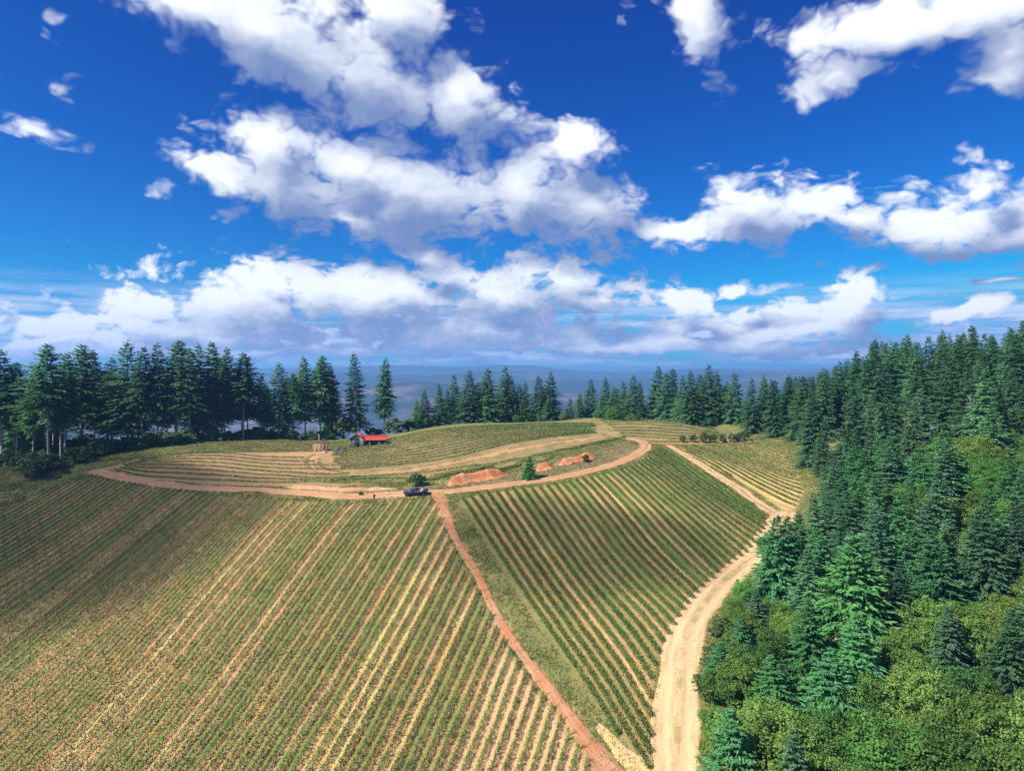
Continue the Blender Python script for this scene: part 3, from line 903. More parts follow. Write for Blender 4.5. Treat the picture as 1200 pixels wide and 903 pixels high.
for L, w in ((C_RIGHT, 2.5), (C_RING, 1.7), (C_TRACK, 0.8), (C_INNER, 1.5), (C_STRIP, 1.6)):
    d_ = np.gradient(L, axis=0); d_ /= np.linalg.norm(d_, axis=1)[:, None]; nr_ = np.c_[d_[:, 1], -d_[:, 0]]
    k_ = rgT.integers(0, len(L), len(L) * 30)
    off_ = np.where(rgT.random(len(k_)) < 0.22, rgT.normal(size=len(k_)) * 0.22 * w * 0.4, np.where(rgT.random(len(k_)) < 0.5, -1, 1) * w * (1.08 + 0.24 * rgT.normal(size=len(k_))))
    q_ = L[k_] + nr_[k_] * off_[:, None] + rgT.normal(size=(len(k_), 2)) * 0.2
    wv.append(q_[vnoise(q_[:, 0], q_[:, 1], 2.6, 41) > 0.48])
tufts("verge_weeds", "weeds along the edges and crowns of the dirt tracks", np.concatenate(wv), 0.26, rgT, 2)
alley = (inA | inB) & ~onroad & (rgT.random(len(cand)) < 0.30) & (cand[:, 1] < 150)
ta = row_a(FA, YA, cand[:, 0], cand[:, 1]); 
alley &= ~(inA & (ta > lim - 3.7 * SPA))
tufts("cover_crop", "short patchy grass growing in the alleys between vine rows", cand[alley], 0.20, rgT, 2)
# ------------------------------------------------------------------ trees
def strips(P0, D, Lg, W0, rg, droop=0.25):
    """flat tapering sprays: base point, direction, length, width -> quads"""
    n = len(P0)
    side = np.cross(D, rg.normal(size=(n, 3)) * 0.45 + np.array([0, 0, 1.0]))
    side /= np.linalg.norm(side, axis=1)[:, None] + 1e-9
    tip = P0 + D * Lg[:, None]; tip[:, 2] -= droop * Lg
    a = side * (W0 * 0.5)[:, None]
    mid = P0 + D * (Lg * 0.45)[:, None]; mid[:, 2] -= droop * Lg * 0.2
    V = np.stack([P0, mid + a, tip, mid - a], 1).reshape(-1, 3)
    return V, np.arange(n * 4).reshape(-1, 4)

def conifer(seed, Ht, Rad, base, nb, ragged=0.25, shape=0.85, droop=0.3, twigs=12, tw=0.30):
    rg = np.random.default_rng(seed)
    Vs, Qs, nV = [], [], 0
    cb = base * Ht
    # whorls: branches come in rings a little way apart
    nw = max(8, int((Ht - cb) / 0.62))
    hw = cb + (Ht - cb) * (np.linspace(0, 1, nw) ** 0.93)
    per = max(4, int(nb / nw))
    lean = rg.normal(size=2) * 0.01 * Ht
    lob = rg.random(6) * 2 * pi
    P0, DD, LL, WW = [], [], [], []
    for h in hw:
        f = (h - cb) / (Ht - cb)
        prof = (1 - f) ** shape
        if base > 0.2: prof = min(prof, 0.55 + f * 2.4) if f < 0.25 else prof
        rot = rg.random() * 2 * pi
        k = max(4, int(per * (0.35 + 0.9 * prof)))
        for j in range(k):
            if rg.random() < 0.10: continue
            az = rot + 2 * pi * j / k + rg.normal() * 0.25
            mod = 1 + ragged * (0.5 * sin(2 * az + lob[0]) + 0.5 * sin(3 * az + lob[1] + 4 * f) + 0.9 * rg.normal() * 0.6)
            L = max(0.25, Rad * prof * mod) + 0.25
            hh = h + rg.normal() * 0.16
            e = radians(-8 + 38 * f + rg.normal() * 7)
            d0 = np.array([cos(az) * cos(e), sin(az) * cos(e), sin(e)])
            o0 = np.array([lean[0] * f * f, lean[1] * f * f, hh])
            nt = max(4, int(twigs * (0.4 + 0.7 * L / Rad)))
            ss = np.linspace(0.18, 1.0, nt) + rg.normal(size=nt) * 0.02
            ctr = o0 + d0 * (L * ss)[:, None]
            ctr[:, 2] -= droop * L * ss ** 2 - 0.10 * L * ss ** 6
            for sgn in (-1, 1):
                an = az + sgn * (radians(56) * (1 - 0.5 * ss) + rg.normal(size=nt) * 0.18)
                dn = np.c_[np.cos(an), np.sin(an), np.full(nt, sin(e) * 0.3) + rg.normal(size=nt) * 0.12]
                dn /= np.linalg.norm(dn, axis=1)[:, None]
                tl = (0.40 * L * (1.05 - ss) + 0.28) * (0.75 + 0.5 * rg.random(nt))
                tl = np.minimum(tl, 1.5)
                P0.append(ctr); DD.append(dn); LL.append(tl); WW.append(np.full(nt, tw) * (0.7 + 0.6 * rg.random(nt)))
            # bough tip
            P0.append(ctr[-2:-1]); DD.append(d0[None] * [1, 1, 0.4]); LL.append(np.array([0.25 * L + 0.3])); WW.append(np.array([tw]))
    # leader
    for j in range(10):
        az = j * 2.4
        P0.append(np.array([[lean[0], lean[1], Ht - 0.12 * j]])); DD.append(np.array([[cos(az) * 0.4, sin(az) * 0.4, 0.8]])); LL.append(np.array([0.5])); WW.append(np.array([0.16]))
    V, Q = strips(np.concatenate(P0), np.concatenate(DD), np.concatenate(LL), np.concatenate(WW), rg)
    crown = (V, Q)
    mb = MB()
    rb = 0.008 * Ht + 0.05
    zz = np.array([-1.2, 0, 0.3, Ht * 0.35, Ht * 0.7, Ht * 0.98])
    rr = np.array([1.5, 1.25, 1.0, 0.72, 0.40, 0.05]) * rb
    mb.tube([(lean[0] * (z / Ht) ** 2 if z > 0 else 0, lean[1] * (z / Ht) ** 2 if z > 0 else 0, z) for z in zz], rr, 8)
    if base > 0.2:   # dead stubs on the bare lower trunk
        for j in range(16):
            h = Ht * (0.08 + rg.random() * base); az = rg.random() * 6.28; L = 0.5 + rg.random() * 1.3
            mb.tube([(0, 0, h), (cos(az) * L, sin(az) * L, h - 0.1 * L + 0.1)], [0.05, 0.015], 3)
    return crown, mb

def conifer_meshes(name, seed, m, bark, **kw):
    crown, mb = conifer(seed, **kw)
    return mesh_np(name + "_crown", crown[0], crown[1], None, m), mb.mesh(name + "_trunk", bark, True), kw['Ht']

def broadleaf_meshes(name, seed, m, Ht, Rad, nclump, per, leaf, low=0.12):
    rg = np.random.default_rng(seed)
    ce = []
    for i in range(nclump):
        for _ in range(20):
            v = rg.normal(size=3); v /= np.linalg.norm(v)
            r = 0.45 + 0.62 * rg.random() ** 0.7
            p = np.array([v[0] * Rad * r, v[1] * Rad * r, Ht * (0.5 + low / 2) + v[2] * Ht * (0.5 - low / 2) * r])
            if p[2] > low * Ht and (p[2] > 0.3 * Ht or rg.random() < 0.6): break
        ce.append(p)
    ce = np.array(ce)
    sz = Rad * (0.13 + 0.26 * rg.random(nclump) ** 1.4)
    which = np.repeat(np.arange(nclump), per)
    d = rg.normal(size=(len(which), 3)); d /= np.linalg.norm(d, axis=1)[:, None]
    rr = sz[which] * (0.55 + 0.5 * rg.random(len(which)) ** 0.5)
    C = ce[which] + d * rr[:, None] * [1, 1, 0.72]
    # leaves face outwards and up, loosely
    nrm = d + [0, 0, 0.5] + rg.normal(size=d.shape) * 0.6
    nrm /= np.linalg.norm(nrm, axis=1)[:, None]
    a = np.cross(nrm, rg.normal(size=d.shape)); a /= np.linalg.norm(a, axis=1)[:, None]
    b = np.cross(nrm, a)
    s = leaf * (0.6 + 0.8 * rg.random(len(C)))[:, None] * 0.5
    V = np.stack([C - a * s, C + b * s * 0.7, C + a * s, C - b * s * 0.7], 1).reshape(-1, 3)
    crown = mesh_np(name + "_crown", V, np.arange(len(V)).reshape(-1, 4), None, m)
    mb = MB()
    mb.tube([(0, 0, -0.8), (0.05, 0, 0.2), (0.1 * Rad * 0.3, 0.1, Ht * 0.35), (0, 0.2, Ht * 0.62)], [0.16 * Rad * 0.4, 0.14 * Rad * 0.35, 0.1 * Rad * 0.3, 0.04], 7)
    for i in range(0, nclump, 2):
        p = ce[i]
        z0 = Ht * (0.15 + 0.4 * rg.random())
        mb.tube([(0, 0.05, z0), (p[0] * 0.5, p[1] * 0.5, z0 * 0.4 + p[2] * 0.55), tuple(p)], [0.03 * Rad * 0.5, 0.02 * Rad * 0.5, 0.012], 4)
    return crown, mb.mesh(name + "_trunk", M['bark'], True), Ht

TALL = [conifer_meshes("tall_fir", 20 + i, M['fir'], M['greybark'], Ht=28.0, Rad=4.7 + 0.4 * (i % 3), base=[0.38, 0.26, 0.46, 0.32, 0.16][i], nb=430, ragged=0.35, shape=0.62, twigs=11, tw=0.42, droop=0.28) for i in range(5)]
FULL = [conifer_meshes("full_fir", 40 + i, M['fir'], M['bark'], Ht=20.0, Rad=4.8 + 0.4 * (i % 2), base=0.05, nb=430, ragged=0.25, shape=0.80, twigs=12, tw=0.36, droop=0.26) for i in range(4)]
YOUNG = [conifer_meshes("young_fir", 60 + i, M['firlight'], M['bark'], Ht=14.0, Rad=4.7 + 0.4 * (i % 2), base=0.03, nb=400, ragged=0.22, shape=0.78, twigs=15, tw=0.26, droop=0.22) for i in range(3)]
BLUE = [conifer_meshes("blue_fir", 80 + i, M['bluefir'], M['greybark'], Ht=17.0, Rad=4.4, base=0.04, nb=380, ragged=0.3, shape=0.8, twigs=13, tw=0.28, droop=0.24) for i in range(2)]
BROAD = [broadleaf_meshes("broadleaf", 100 + i, M['broad'], 9.0, 4.2 + 0.4 * i, 110, 190, 0.27, 0.06) for i in range(3)]
YELL = [broadleaf_meshes("yellow_broadleaf", 110 + i, M['yellow'], 8.0, 3.8, 95, 190, 0.26, 0.06) for i in range(2)]
BUSH = [broadleaf_meshes("bush", 120 + i, M['shrub'], 3.0, 2.0, 42, 70, 0.30, 0.03) for i in range(3)]
ROUND = [broadleaf_meshes("round_shrub", 130 + i, M['shrub'], 2.6, 1.45, 40, 70, 0.22, 0.10) for i in range(2)]

def put(kind, name, x, y, h, label, cat, group, wide=1.0, z=None, sink=0.0):
    crown, trunk, Ht = kind
    s = h / Ht
    z = float(H(x, y)) if z is None else z
    e = empty(name, (x, y, z - sink), PR.random() * 6.283)
    if name == 'fir_tree':
        e.rotation_euler = (PR.gauss(0, 0.018), PR.gauss(0, 0.018), e.rotation_euler[2]); wide = wide * PR.uniform(0.86, 1.14)
    e.scale = (s * wide, s * wide, s)
    tag(e, label, cat, group)
    link("trunk", trunk, e); link("crown", crown, e)
    return e

SKY = [(-60,412),(0,412),(20,425),(40,428),(57,405),(75,415),(95,405),(110,410),(130,420),(150,400),(157,402),(185,403),(207,400),(232,403),(258,404),(285,415),(303,440),(326,425),(345,440),(358,418),(375,418),(388,432),(400,470),(418,413),(436,440),(450,420),(470,470),
       (490,465),(497,458),(515,450),(533,440),(550,435),(571,432),(590,430),(600,440),(615,448),(632,440),(645,437),(655,462),(672,465),(692,445),(710,443),(730,447),(742,440),(755,448),(770,430),(788,432),(800,440),(811,435),(830,428),(845,445),(862,437),(880,445),(893,440),(905,445),(925,440),(950,440),(965,432),(985,425),(1003,412),(1026,398),(1045,402),(1062,393),(1075,402),(1090,395),(1107,388),(1122,393),(1140,382),(1153,392),(1165,393),(1185,385),(1200,375),(1260,365)]
SKX, SKYY = [a for a, _ in SKY], [b for _, b in SKY]
def skyline(px): return float(np.interp(px, SKX, SKYY))

# --- left grove, front rank: foot line seen at the edge of the vineyard
FOOT = [(-60,552),(0,548),(60,545),(110,532),(200,523),(300,517),(385,513),(470,506)]
def foot(px): return float(np.interp(px, [a for a, _ in FOOT], [b for _, b in FOOT]))
front = [(-22,414),(2,412),(20,426),(38,429),(57,405),(76,415),(95,405),(111,411),(131,420),(150,400),(166,408),(185,403),(207,400),(222,409),(233,403),(251,402),(263,408),(285,415),(306,440),(327,425),(343,438),(358,418),(375,418),(387,430)]
cnt = 0
for i, (px, py) in enumerate(front):
    g0 = on_ground(px, foot(px) - 2 - 3 * PR.random())
    if g0 is None: continue
    k = g0[1]; y = k + PR.uniform(0.5, 6); x = (px - CX) / FPX * y
    h = CAMZ - (py - HY) / FPX * y - float(H(x, y))
    vis = px > 0
    cnt += vis
    put(TALL[(2, 0, 2, 3)[i % 4] if px < 130 else i % 5], "fir_tree", x, y, h, f"tall dark fir, {ordinal(max(1, cnt))} crown in the front rank of the left grove from the left" if vis else "tall dark fir cut by the left frame edge",
        "fir tree", "tall firs of the left grove", 1.05)
for px, py, lab in ((418,413,"tall narrow fir with visible trunk standing right behind the red-roofed shed"), (450,420,"ragged thin-crowned fir just right of the tall fir behind the shed")):
    g0 = on_ground(px, 505); y = g0[1] + 3; x = (px - CX) / FPX * y
    put(TALL[4] if px < 440 else TALL[1], "fir_tree", x, y, CAMZ - (py - HY) / FPX * y - float(H(x, y)), lab, "fir tree", None, 0.85)
# fill of the left grove
placed = []
def far_enough(x, y, r):
    for a, b in placed:
        if (a - x) ** 2 + (b - y) ** 2 < r * r: return False
    placed.append((x, y)); return True
LATE = []
tries = 0; nfill = 0
while tries < 5000 and nfill < 45:
    tries += 1
    y = PR.uniform(200, 300); px = PR.uniform(-40, 395)
    x = (px - CX) / FPX * y
    g0 = on_ground(px, foot(px) - 3)
    if g0 is None or y < g0[1] + 5: continue
    z = float(H(x, y))
    hmax = CAMZ - (skyline(px) + 5 - HY) / FPX * y - z
    h = min(PR.uniform(22, 33), hmax - PR.uniform(0, 3))
    if h < 15 or not far_enough(x, y, 5.2): continue
    nfill += 1
    LATE.append((px, "half-hidden tall fir deep in the left grove, {} such fir from the left", None)); LATE[-1] = LATE[-1][:2] + (put(TALL[PR.randrange(4)], "fir_tree", x, y, h, "tall fir deep inside the left grove, half hidden behind its front firs", "fir tree", "firs deep inside the left grove", 1.15),)

# --- firs beyond the crest
back = [(488,468),(497,458),(515,450),(524,456),(533,440),(550,435),(560,447),(571,432),(590,430),(600,440),(608,450),(617,448),(632,440),(645,437),(668,466),(680,460),(692,445),(710,443),(720,452),(730,447),(742,440),(752,447),(770,430),(780,437),(788,432),(800,440),(811,435),(822,438),(830,428),(840,435),(852,447),(862,437)]
for i, (px, py) in enumerate(back):
    y = PR.uniform(268, 292) if px < 800 else PR.uniform(255, 275)
    x = (px - CX) / FPX * y
    h = CAMZ - (py - HY) / FPX * y - float(H(x, y))
    put(FULL[i % 4] if i % 3 else TALL[4], "fir_tree", x, y, h, f"dark pointed fir behind the hill crest, {ordinal(i + 1)} rightwards from the gap beside the shed", "fir tree", "firs behind the crest", 1.12)
for i in range(26):
    px = PR.uniform(480, 880); y = PR.uniform(265, 310); x = (px - CX) / FPX * y
    z = float(H(x, y)); top = skyline(px) + PR.uniform(8, 34)
    h = CAMZ - (top - HY) / FPX * y - z
    if h < 5 or not far_enough(x, y, 3.5): continue
    LATE.append((px, "smaller gap-filling dark fir behind the hill crest, {} such fir from the left", put(FULL[PR.randrange(4)], "fir_tree", x, y, h, "smaller dark fir behind the crest", "fir tree", "small firs behind the crest", 1.35)))

# --- forest on the right
def solve_top(px, py, h, y0, y1):
    Y = np.arange(y0, y1, 0.5); X = (px - CX) / FPX * Y
    f = CAMZ - (py - HY) / FPX * Y - H(X, Y) - h
    k = int(np.argmin(np.abs(f)))
    return float(X[k]), float(Y[k]), float(CAMZ - (py - HY) / FPX * Y[k] - H(X[k], Y[k]))
HAND = []
hand = [
    (911,606,13.5,YOUNG,0,1.15,"bright green bushy fir leaning over the pale road bend"),
    (1001,630,16,YOUNG,1,1.15,"large broad green fir standing tallest in the middle of the right foreground woods"),
    (1066,612,13,YOUNG,2,0.95,"green fir just right of the large broad fir in the foreground woods"),
    (944,702,12,YOUNG,0,0.95,"dark green fir in front of the large broad fir, close to the road"),
    (1152,596,16,BLUE,0,1.1,"grey-green fir at the right, above the olive broadleaf crowns"),
    (1003,720,13,YOUNG,2,1.0,"mid green fir between the large broad fir and the olive crown"),
    (868,722,8,YOUNG,1,1.0,"young fir leaning over the inner side of the pale road bend"),
    (945,640,12,FULL,2,1.05,"dark green fir squeezed between the leaning fir and the large broad fir"),
    (905,770,9,YOUNG,2,1.1,"low spreading green fir near the road at the lower woods"),
    (1055,660,12,FULL,1,1.1,"dark fir right of the large broad fir in the second rank"),
    (1100,625,13,YOUNG,1,1.0,"light green fir above the large olive crown"),
    (975,762,11,YOUNG,1,1.25,"spreading dark green fir at the lower centre of the foreground woods"),
    (886,690,8,BLUE,1,1.1,"small bluish fir touching the road edge below the leaning fir"),
    (1184,715,13,FULL,1,1.15,"dark fir at the right frame edge above the yellow-green crowns"),
    (843,752,6.5,YOUNG,2,1.1,"little light green fir at the edge of the pale road"),
    (1004,503,15,YOUNG,0,0.75,"light green pointed fir in front of the wooded ridge"),
    (1029,474,18,BLUE,0,0.8,"grey-green fir with feathery boughs below the ridge skyline"),
    (1107,517,15,BLUE,1,1.0,"broad bluish fir standing in front of the pale clearing"),
    (964,500,13,BLUE,1,0.9,"pale bluish fir at the top corner of the upper right vine field"),
    (1069,468,19,FULL,2,0.9,"dark fir midway up the ridge, left of the dead grey tree"),
    (1165,470,17,FULL,0,1.0,"dark wide fir directly right of the dead grey tree"),
    (956,575,13,BLUE,0,1.0,"feathery bluish fir beside the lower corner of the upper right vine field"),
    (990,560,14,YOUNG,2,0.9,"mid-green fir behind the feathery bluish fir at the field corner"),
    (1040,560,13,FULL,3,1.0,"dark green fir above the bright yellow-green broadleaf trees"),
]
for px, py, h, fam, k, wd, lab in hand:
    x, y, hh = solve_top(px, py, h, 55, 230)
    placed.append((x, y)); HAND.append((px, py, hh * FPX / y, y))
    put(fam[k % len(fam)], "fir_tree", x, y, hh, lab, "fir tree", "firs of the right hand woods", wd)
handb = [
    (1102,708,9,BROAD,0,1.15,"large olive green broadleaf crown in the middle right"),
    (894,826,8,BROAD,1,1.35,"wide olive broadleaf crown at the bottom beside the pale road"),
    (1068,840,8,YELL,0,1.0,"yellow-green round crown near the bottom of the woods"),
    (867,770,6,YELL,1,0.95,"small yellowish crown beside the road edge"),
    (1085,792,9,BROAD,2,1.0,"olive crown just above the yellow-green round crown"),
    (1130,788,9,BROAD,0,1.0,"olive green crown right of centre at the lower woods"),
    (1172,815,9,YELL,1,1.1,"yellow-green crown at the lower right frame edge"),
    (1008,786,8,BROAD,1,0.9,"dark olive crown below the large broad fir"),
    (1100,580,8,YELL,0,1.2,"bright yellow-green broadleaf tree in front of the ridge"),
    (1168,528,8,BROAD,2,1.2,"pale olive broadleaf scrub in the clearing at the right"),
    (1062,590,8,YELL,1,1.0,"yellow-green tree left of the bright broadleaf tree"),
    (1120,545,7,BROAD,1,1.2,"light green scrub tree at the left end of the clearing"),
    (985,835,8,BROAD,2,1.2,"green broadleaf crown at the bottom centre of the woods"),
    (930,880,7,BROAD,0,1.1,"dark green crown at the bottom frame edge beside the wide olive crown"),
    (838,830,4,BROAD,1,1.0,"low green bush on the verge of the pale road"),
    (846,782,4.5,BROAD,2,1.0,"low green bush on the verge above the small yellowish crown"),
    (858,744,5,BROAD,0,1.0,"green bush on the verge where the pale road straightens"),
    (874,716,5,YELL,0,0.9,"light yellow-green bush on the verge below the leaning fir"),
    (884,762,6,BROAD,1,1.0,"mid green crown between the verge and the low spreading fir"),
    (896,735,6,BROAD,2,1.0,"dark green crown behind the bluish fir at the road edge"),
    (838,868,4,YELL,1,1.0,"pale green bush beside the road at the bottom frame edge"),
    (860,700,4,BROAD,1,0.95,"low bush at the inner edge of the road bend below the leaning fir"),
    (872,679,4.5,BROAD,0,0.9,"green bush crowding the road bend under the leaning fir"),
    (853,726,3.6,BUSH,2,1.1,"dark low bush halfway along the road verge"),
    (845,757,3.4,BUSH,0,1.1,"small dark bush on the verge above the little light green fir"),
    (835,792,3.2,BUSH,1,1.2,"squat dark bush on the verge below the little light green fir"),
    (925,720,6,YELL,1,0.9,"yellowish crown in the gap below the leaning fir"),
]
for px, py, h, fam, k, wd, lab in handb:
    x, y, hh = solve_top(px, py, h, 42, 230)
    placed.append((x, y))
    put(fam[k % len(fam)], "broadleaf_tree", x, y, hh, lab, "broadleaf tree", "broadleaf trees of the right hand woods", wd)
EDGE = [(430,850),(500,890),(518,906),(545,938),(575,946),(600,930),(615,890),(650,874),(690,860),(720,846),(760,830),(800,821),(850,818),(903,832),(1200,940)]
def edge(py): return float(np.interp(py, [a for a, _ in EDGE], [b for _, b in EDGE]))
nf = nb_ = 0
tries = 0
FILL = []
zone_left = {'ridge': 98, 'mid': 76, 'low': 85}
while tries < 40000 and sum(zone_left.values()) > 0:
    tries += 1
    y = 44 + 270 * PR.random() ** 0.8
    px = PR.uniform(812, 1260); x = (px - CX) / FPX * y
    z = float(H(x, y)); _, pyb = pixel(x, y, z)
    if pyb < 430 or pyb > 1080 or px - 3.2 * FPX / y > 1200: continue
    zone = 'ridge' if y > 165 else 'mid' if pyb < 730 else 'low'
    if zone_left[zone] <= 0: continue
    low = zone == 'low' or (zone == 'mid' and 545 < pyb < 640 and px > 1060 and PR.random() < 0.6) or (zone == 'mid' and PR.random() < 0.25)
    if low and PR.random() < (0.35 if px < 1040 and pyb < 850 else 0.68):
        h = PR.uniform(4.5, 10.5); rad_ = 0.46 * h; fam = BROAD if PR.random() < 0.70 else YELL; sep_ = 4.1; kind = 'b'
    else:
        h = PR.uniform(15, 25) if zone == 'ridge' else PR.uniform(10, 16); rad_ = 0.2 * h
        r = PR.random(); fam = (FULL if r < 0.72 else BLUE) if zone == 'ridge' else (YOUNG if r < 0.45 else FULL if r < 0.75 else BLUE); sep_ = 4.4; kind = 'f'
    hmax = CAMZ - (skyline(px) + 2 - HY) / FPX * y - z
    if h > hmax:
        if hmax < 9: continue
        h = hmax
    if px - rad_ * 0.75 * FPX / y < edge(min(pyb, 903)) + 3: continue
    ptop = HY - (z + h - CAMZ) * FPX / y; pw = rad_ * FPX / y
    if any(y < hy and abs(px - hx) < 0.30 * hp + 0.6 * pw and ptop < ht + 0.80 * hp and ptop > ht - 60 for hx, ht, hp, hy in HAND if ht > 590): continue
    if y < 165 and ptop < float(np.interp(px, [820, 870, 893, 905, 930, 945, 962, 985], [745, 700, 645, 612, 600, 585, 562, 500])): continue
    # keep the clearing below the ridge open
    if kind == 'f' and 1075 < px < 1215 and 95 < y < 160 and PR.random() < 0.75: continue
    if not far_enough(x, y, sep_): continue
    if kind == 'b':
        nb_ += 1; zone_left[zone] -= 1
        yel = fam is YELL
        lab = "yellow-green rounded crown packed among the lower right woods" if yel else "olive green rounded crown packed among the lower right woods"
        e_ = put(fam[PR.randrange(len(fam))], "broadleaf_tree", x, y, h, lab, "broadleaf tree", "yellow-green crowns of the right woods" if yel else "green crowns of the right woods", PR.uniform(0.9, 1.25))
        FILL.append((px, "yellow-green rounded crown of the right woods, {} such crown from the left" if yel else "green rounded crown of the right woods, {} such crown from the left", e_))
    else:
        nf += 1; zone_left[zone] -= 1
        onridge = zone == 'ridge'
        blue = fam is BLUE
        tone = "blue-grey" if blue else "light green" if fam is YOUNG else "dark green"
        place_ = "packed on the right ridge" if onridge else "in the mixed woods below the ridge"
        e_ = put(fam[PR.randrange(len(fam))], "fir_tree", x, y, h, tone + " fir " + place_, "fir tree", tone + " firs " + place_, PR.uniform(0.9, 1.15))
        FILL.append((px, tone + " fir " + place_ + ", {} such fir from the left", e_))
cnt_ = {}
for px, lab, e_ in sorted(FILL, key=lambda r: r[0]):
    cnt_[lab] = cnt_.get(lab, 0) + 1
    e_['label'] = lab.format(ordinal(cnt_[lab]))
print('right', nf, nb_, tries, zone_left)
# ridge skyline firs
ridge = [(880,444),(893,440),(906,445),(925,440),(942,441),(965,432),(985,425),(1003,412),(1026,398),(1045,402),(1062,393),(1076,402),(1090,395),(1107,388),(1122,393),(1140,382),(1153,392),(1166,393),(1185,385),(1202,376)]
for i, (px, py) in enumerate(ridge):
    x, y, hh = solve_top(px, py, 22 if px > 960 else 19, 190, 270)
    put(FULL[i % 4], "fir_tree", x, y, hh, f"fir whose tip breaks the skyline of the right ridge, {ordinal(i + 1)} from its low left end", "fir tree", "skyline firs of the right ridge", 0.95)

# --- bushes along the foot of the left grove, by the shed and behind the crest
bushes = [(46,556,6.5,1.1,"big dark round bush at the corner of the vineyard under the left grove"), (8,548,5,0.9,"dark bush at the left frame edge under the tall firs"),
          (22,545,3.5,1.0,"small bush left of the big dark round bush"),(96,541,4.5,1.2,"low dark bush between the big round bush and the curved road end"),(108,536,4,1.2,"leafy low bush just before the curved road end"),(228,518,3.6,1.3,"dark bush in the right half of the hedge line"),(268,516,3.2,1.3,"low bush where the hedge line ends under the grove"),(186,523,4.2,1.2,"taller green bush in the left half of the hedge line"),(206,521,4.0,1.2,"mid-green bush at the centre of the hedge line"),(62,549,4,1.2,"bush touching the right side of the big dark round bush"),(120,533,4.5,1.2,"low bush at the grove edge just left of the curved road end"),(140,529,4.2,1.3,"spreading low bush behind the curved road end"),
          (158,527,4.6,1.2,"low green bush at the grove edge above the curved road end"),(176,524,4.2,1.3,"dark low bush in the hedge line under the left grove"),(196,522,4.6,1.1,"green bush midway in the hedge line under the left grove"),
          (215,520,4.2,1.2,"low bush right of the middle of the hedge line"),(247,516,4.0,1.0,"bright green bush standing above the left vine terraces"),(304,514,3.4,1.0,"bright bush under the gap in the left grove"),
          (331,514,3.0,1.1,"light green bush left of the wooden bin"),(383,508,4.0,1.2,"leafy bush behind the wooden bin"),(402,506,7.5,0.8,"tall olive bush directly behind the shed"),
          (438,503,3.6,1.2,"bush behind the red roof"),(463,500,5.0,1.1,"olive bush right of the shed at the end of the vine terraces"),(478,499,4.0,1.0,"small olive bush further right of the shed"),
          (503,497,5.5,0.8,"olive bush in front of the first firs behind the crest")]
for i, (px, py, h, wd, lab) in enumerate(bushes):
    g0 = on_ground(px, py)
    if g0 is None: continue
    put(BUSH[i % 3], "bush", g0[0], g0[1], h, lab, "bush", "bushes along the grove edge", wd * 1.05)
under = []
for i in range(400):
    px = PR.uniform(0, 400); g0 = on_ground(px, foot(px) - 2)
    if g0 is None: continue
    y = g0[1] + PR.uniform(9, 40); x = (px - CX) / FPX * y
    if any((x - a) ** 2 + (y - b) ** 2 < 9 for a, b in under): continue
    under.append((x, y)); 
    LATE.append((px, "shaded undergrowth bush between trunks of the left grove, {} from the left", put(BUSH[i % 3], "bush", x, y, PR.uniform(2.5, 5.5), "undergrowth bush between the trunks of the left grove", "bush", "undergrowth bushes in the left grove", 1.3)))
    if len(under) >= 45: break
for px, py, h, wd, lab in ((718,478,9,1.0,"round olive tree among the firs behind the crest"),(700,481,7,1.0,"smaller round tree left of the round olive tree behind the crest"),(740,484,6,1.0,"low rounded tree right of the round olive tree behind the crest"),
                           (852,478,11,0.8,"yellowish broadleaf tree between the firs above the round shrubs"),(660,488,4.5,1.0,"low dark bush behind the crest at the gap in the firs"),(605,486,6,1.0,"dark bush behind the crest between two firs")):
    y = 266.0; x = (px - CX) / FPX * y
    z = float(H(x, y)); hh = max(3.0, CAMZ - (py - HY) / FPX * y - z)
    put((YELL if 'yellowish' in lab else BROAD)[0], "broadleaf_tree", x, y, hh, lab, "broadleaf tree", None, wd)
# --- shrubs inside the vineyard
olive_pos = [(800,518.5,2.4),(813,518.5,2.6),(825,518.8,3.4),(836,519,2.9),(847,518.8,2.8),(857,518,2.8),(865,517.6,2.8),(873,516.5,3.4)]
for i, (px, py, h) in enumerate(olive_pos):
    g0 = on_ground(px, py)
    put(ROUND[i % 2], "round_shrub", g0[0], g0[1], h, f"clipped round dark shrub beside the track, {ordinal(i + 1)} from the left of the row", "shrub", "row of round shrubs along the track", 0.75)
g0 = on_ground(620, 560)
put(YOUNG[0], "fir_tree", g0[0], g0[1], 5.4, "small bushy bright green fir alone on the slope above the dirt road", "fir tree", None, 1.45)
g0 = on_ground(686, 541)
put(BUSH[1], "bush", g0[0], g0[1], 1.9, "little dark shrub above the orange cut bank", "bush", None, 0.8)
g0 = on_ground(488, 570)
put(BUSH[2], "bush", g0[0], g0[1] + 1.0, 2.9, "round green shrub directly behind the pickup", "bush", None, 1.0)
g0 = on_ground(423, 580)
put(BUSH[0], "bush", g0[0], g0[1], 0.9, "tiny dark shrub on the pinkish bank left of the walking person", "bush", None, 0.8)

cnt_ = {}
for px, lab, e_ in sorted(LATE, key=lambda r: r[0]):
    cnt_[lab] = cnt_.get(lab, 0) + 1
    e_['label'] = lab.format(ordinal(cnt_[lab]))
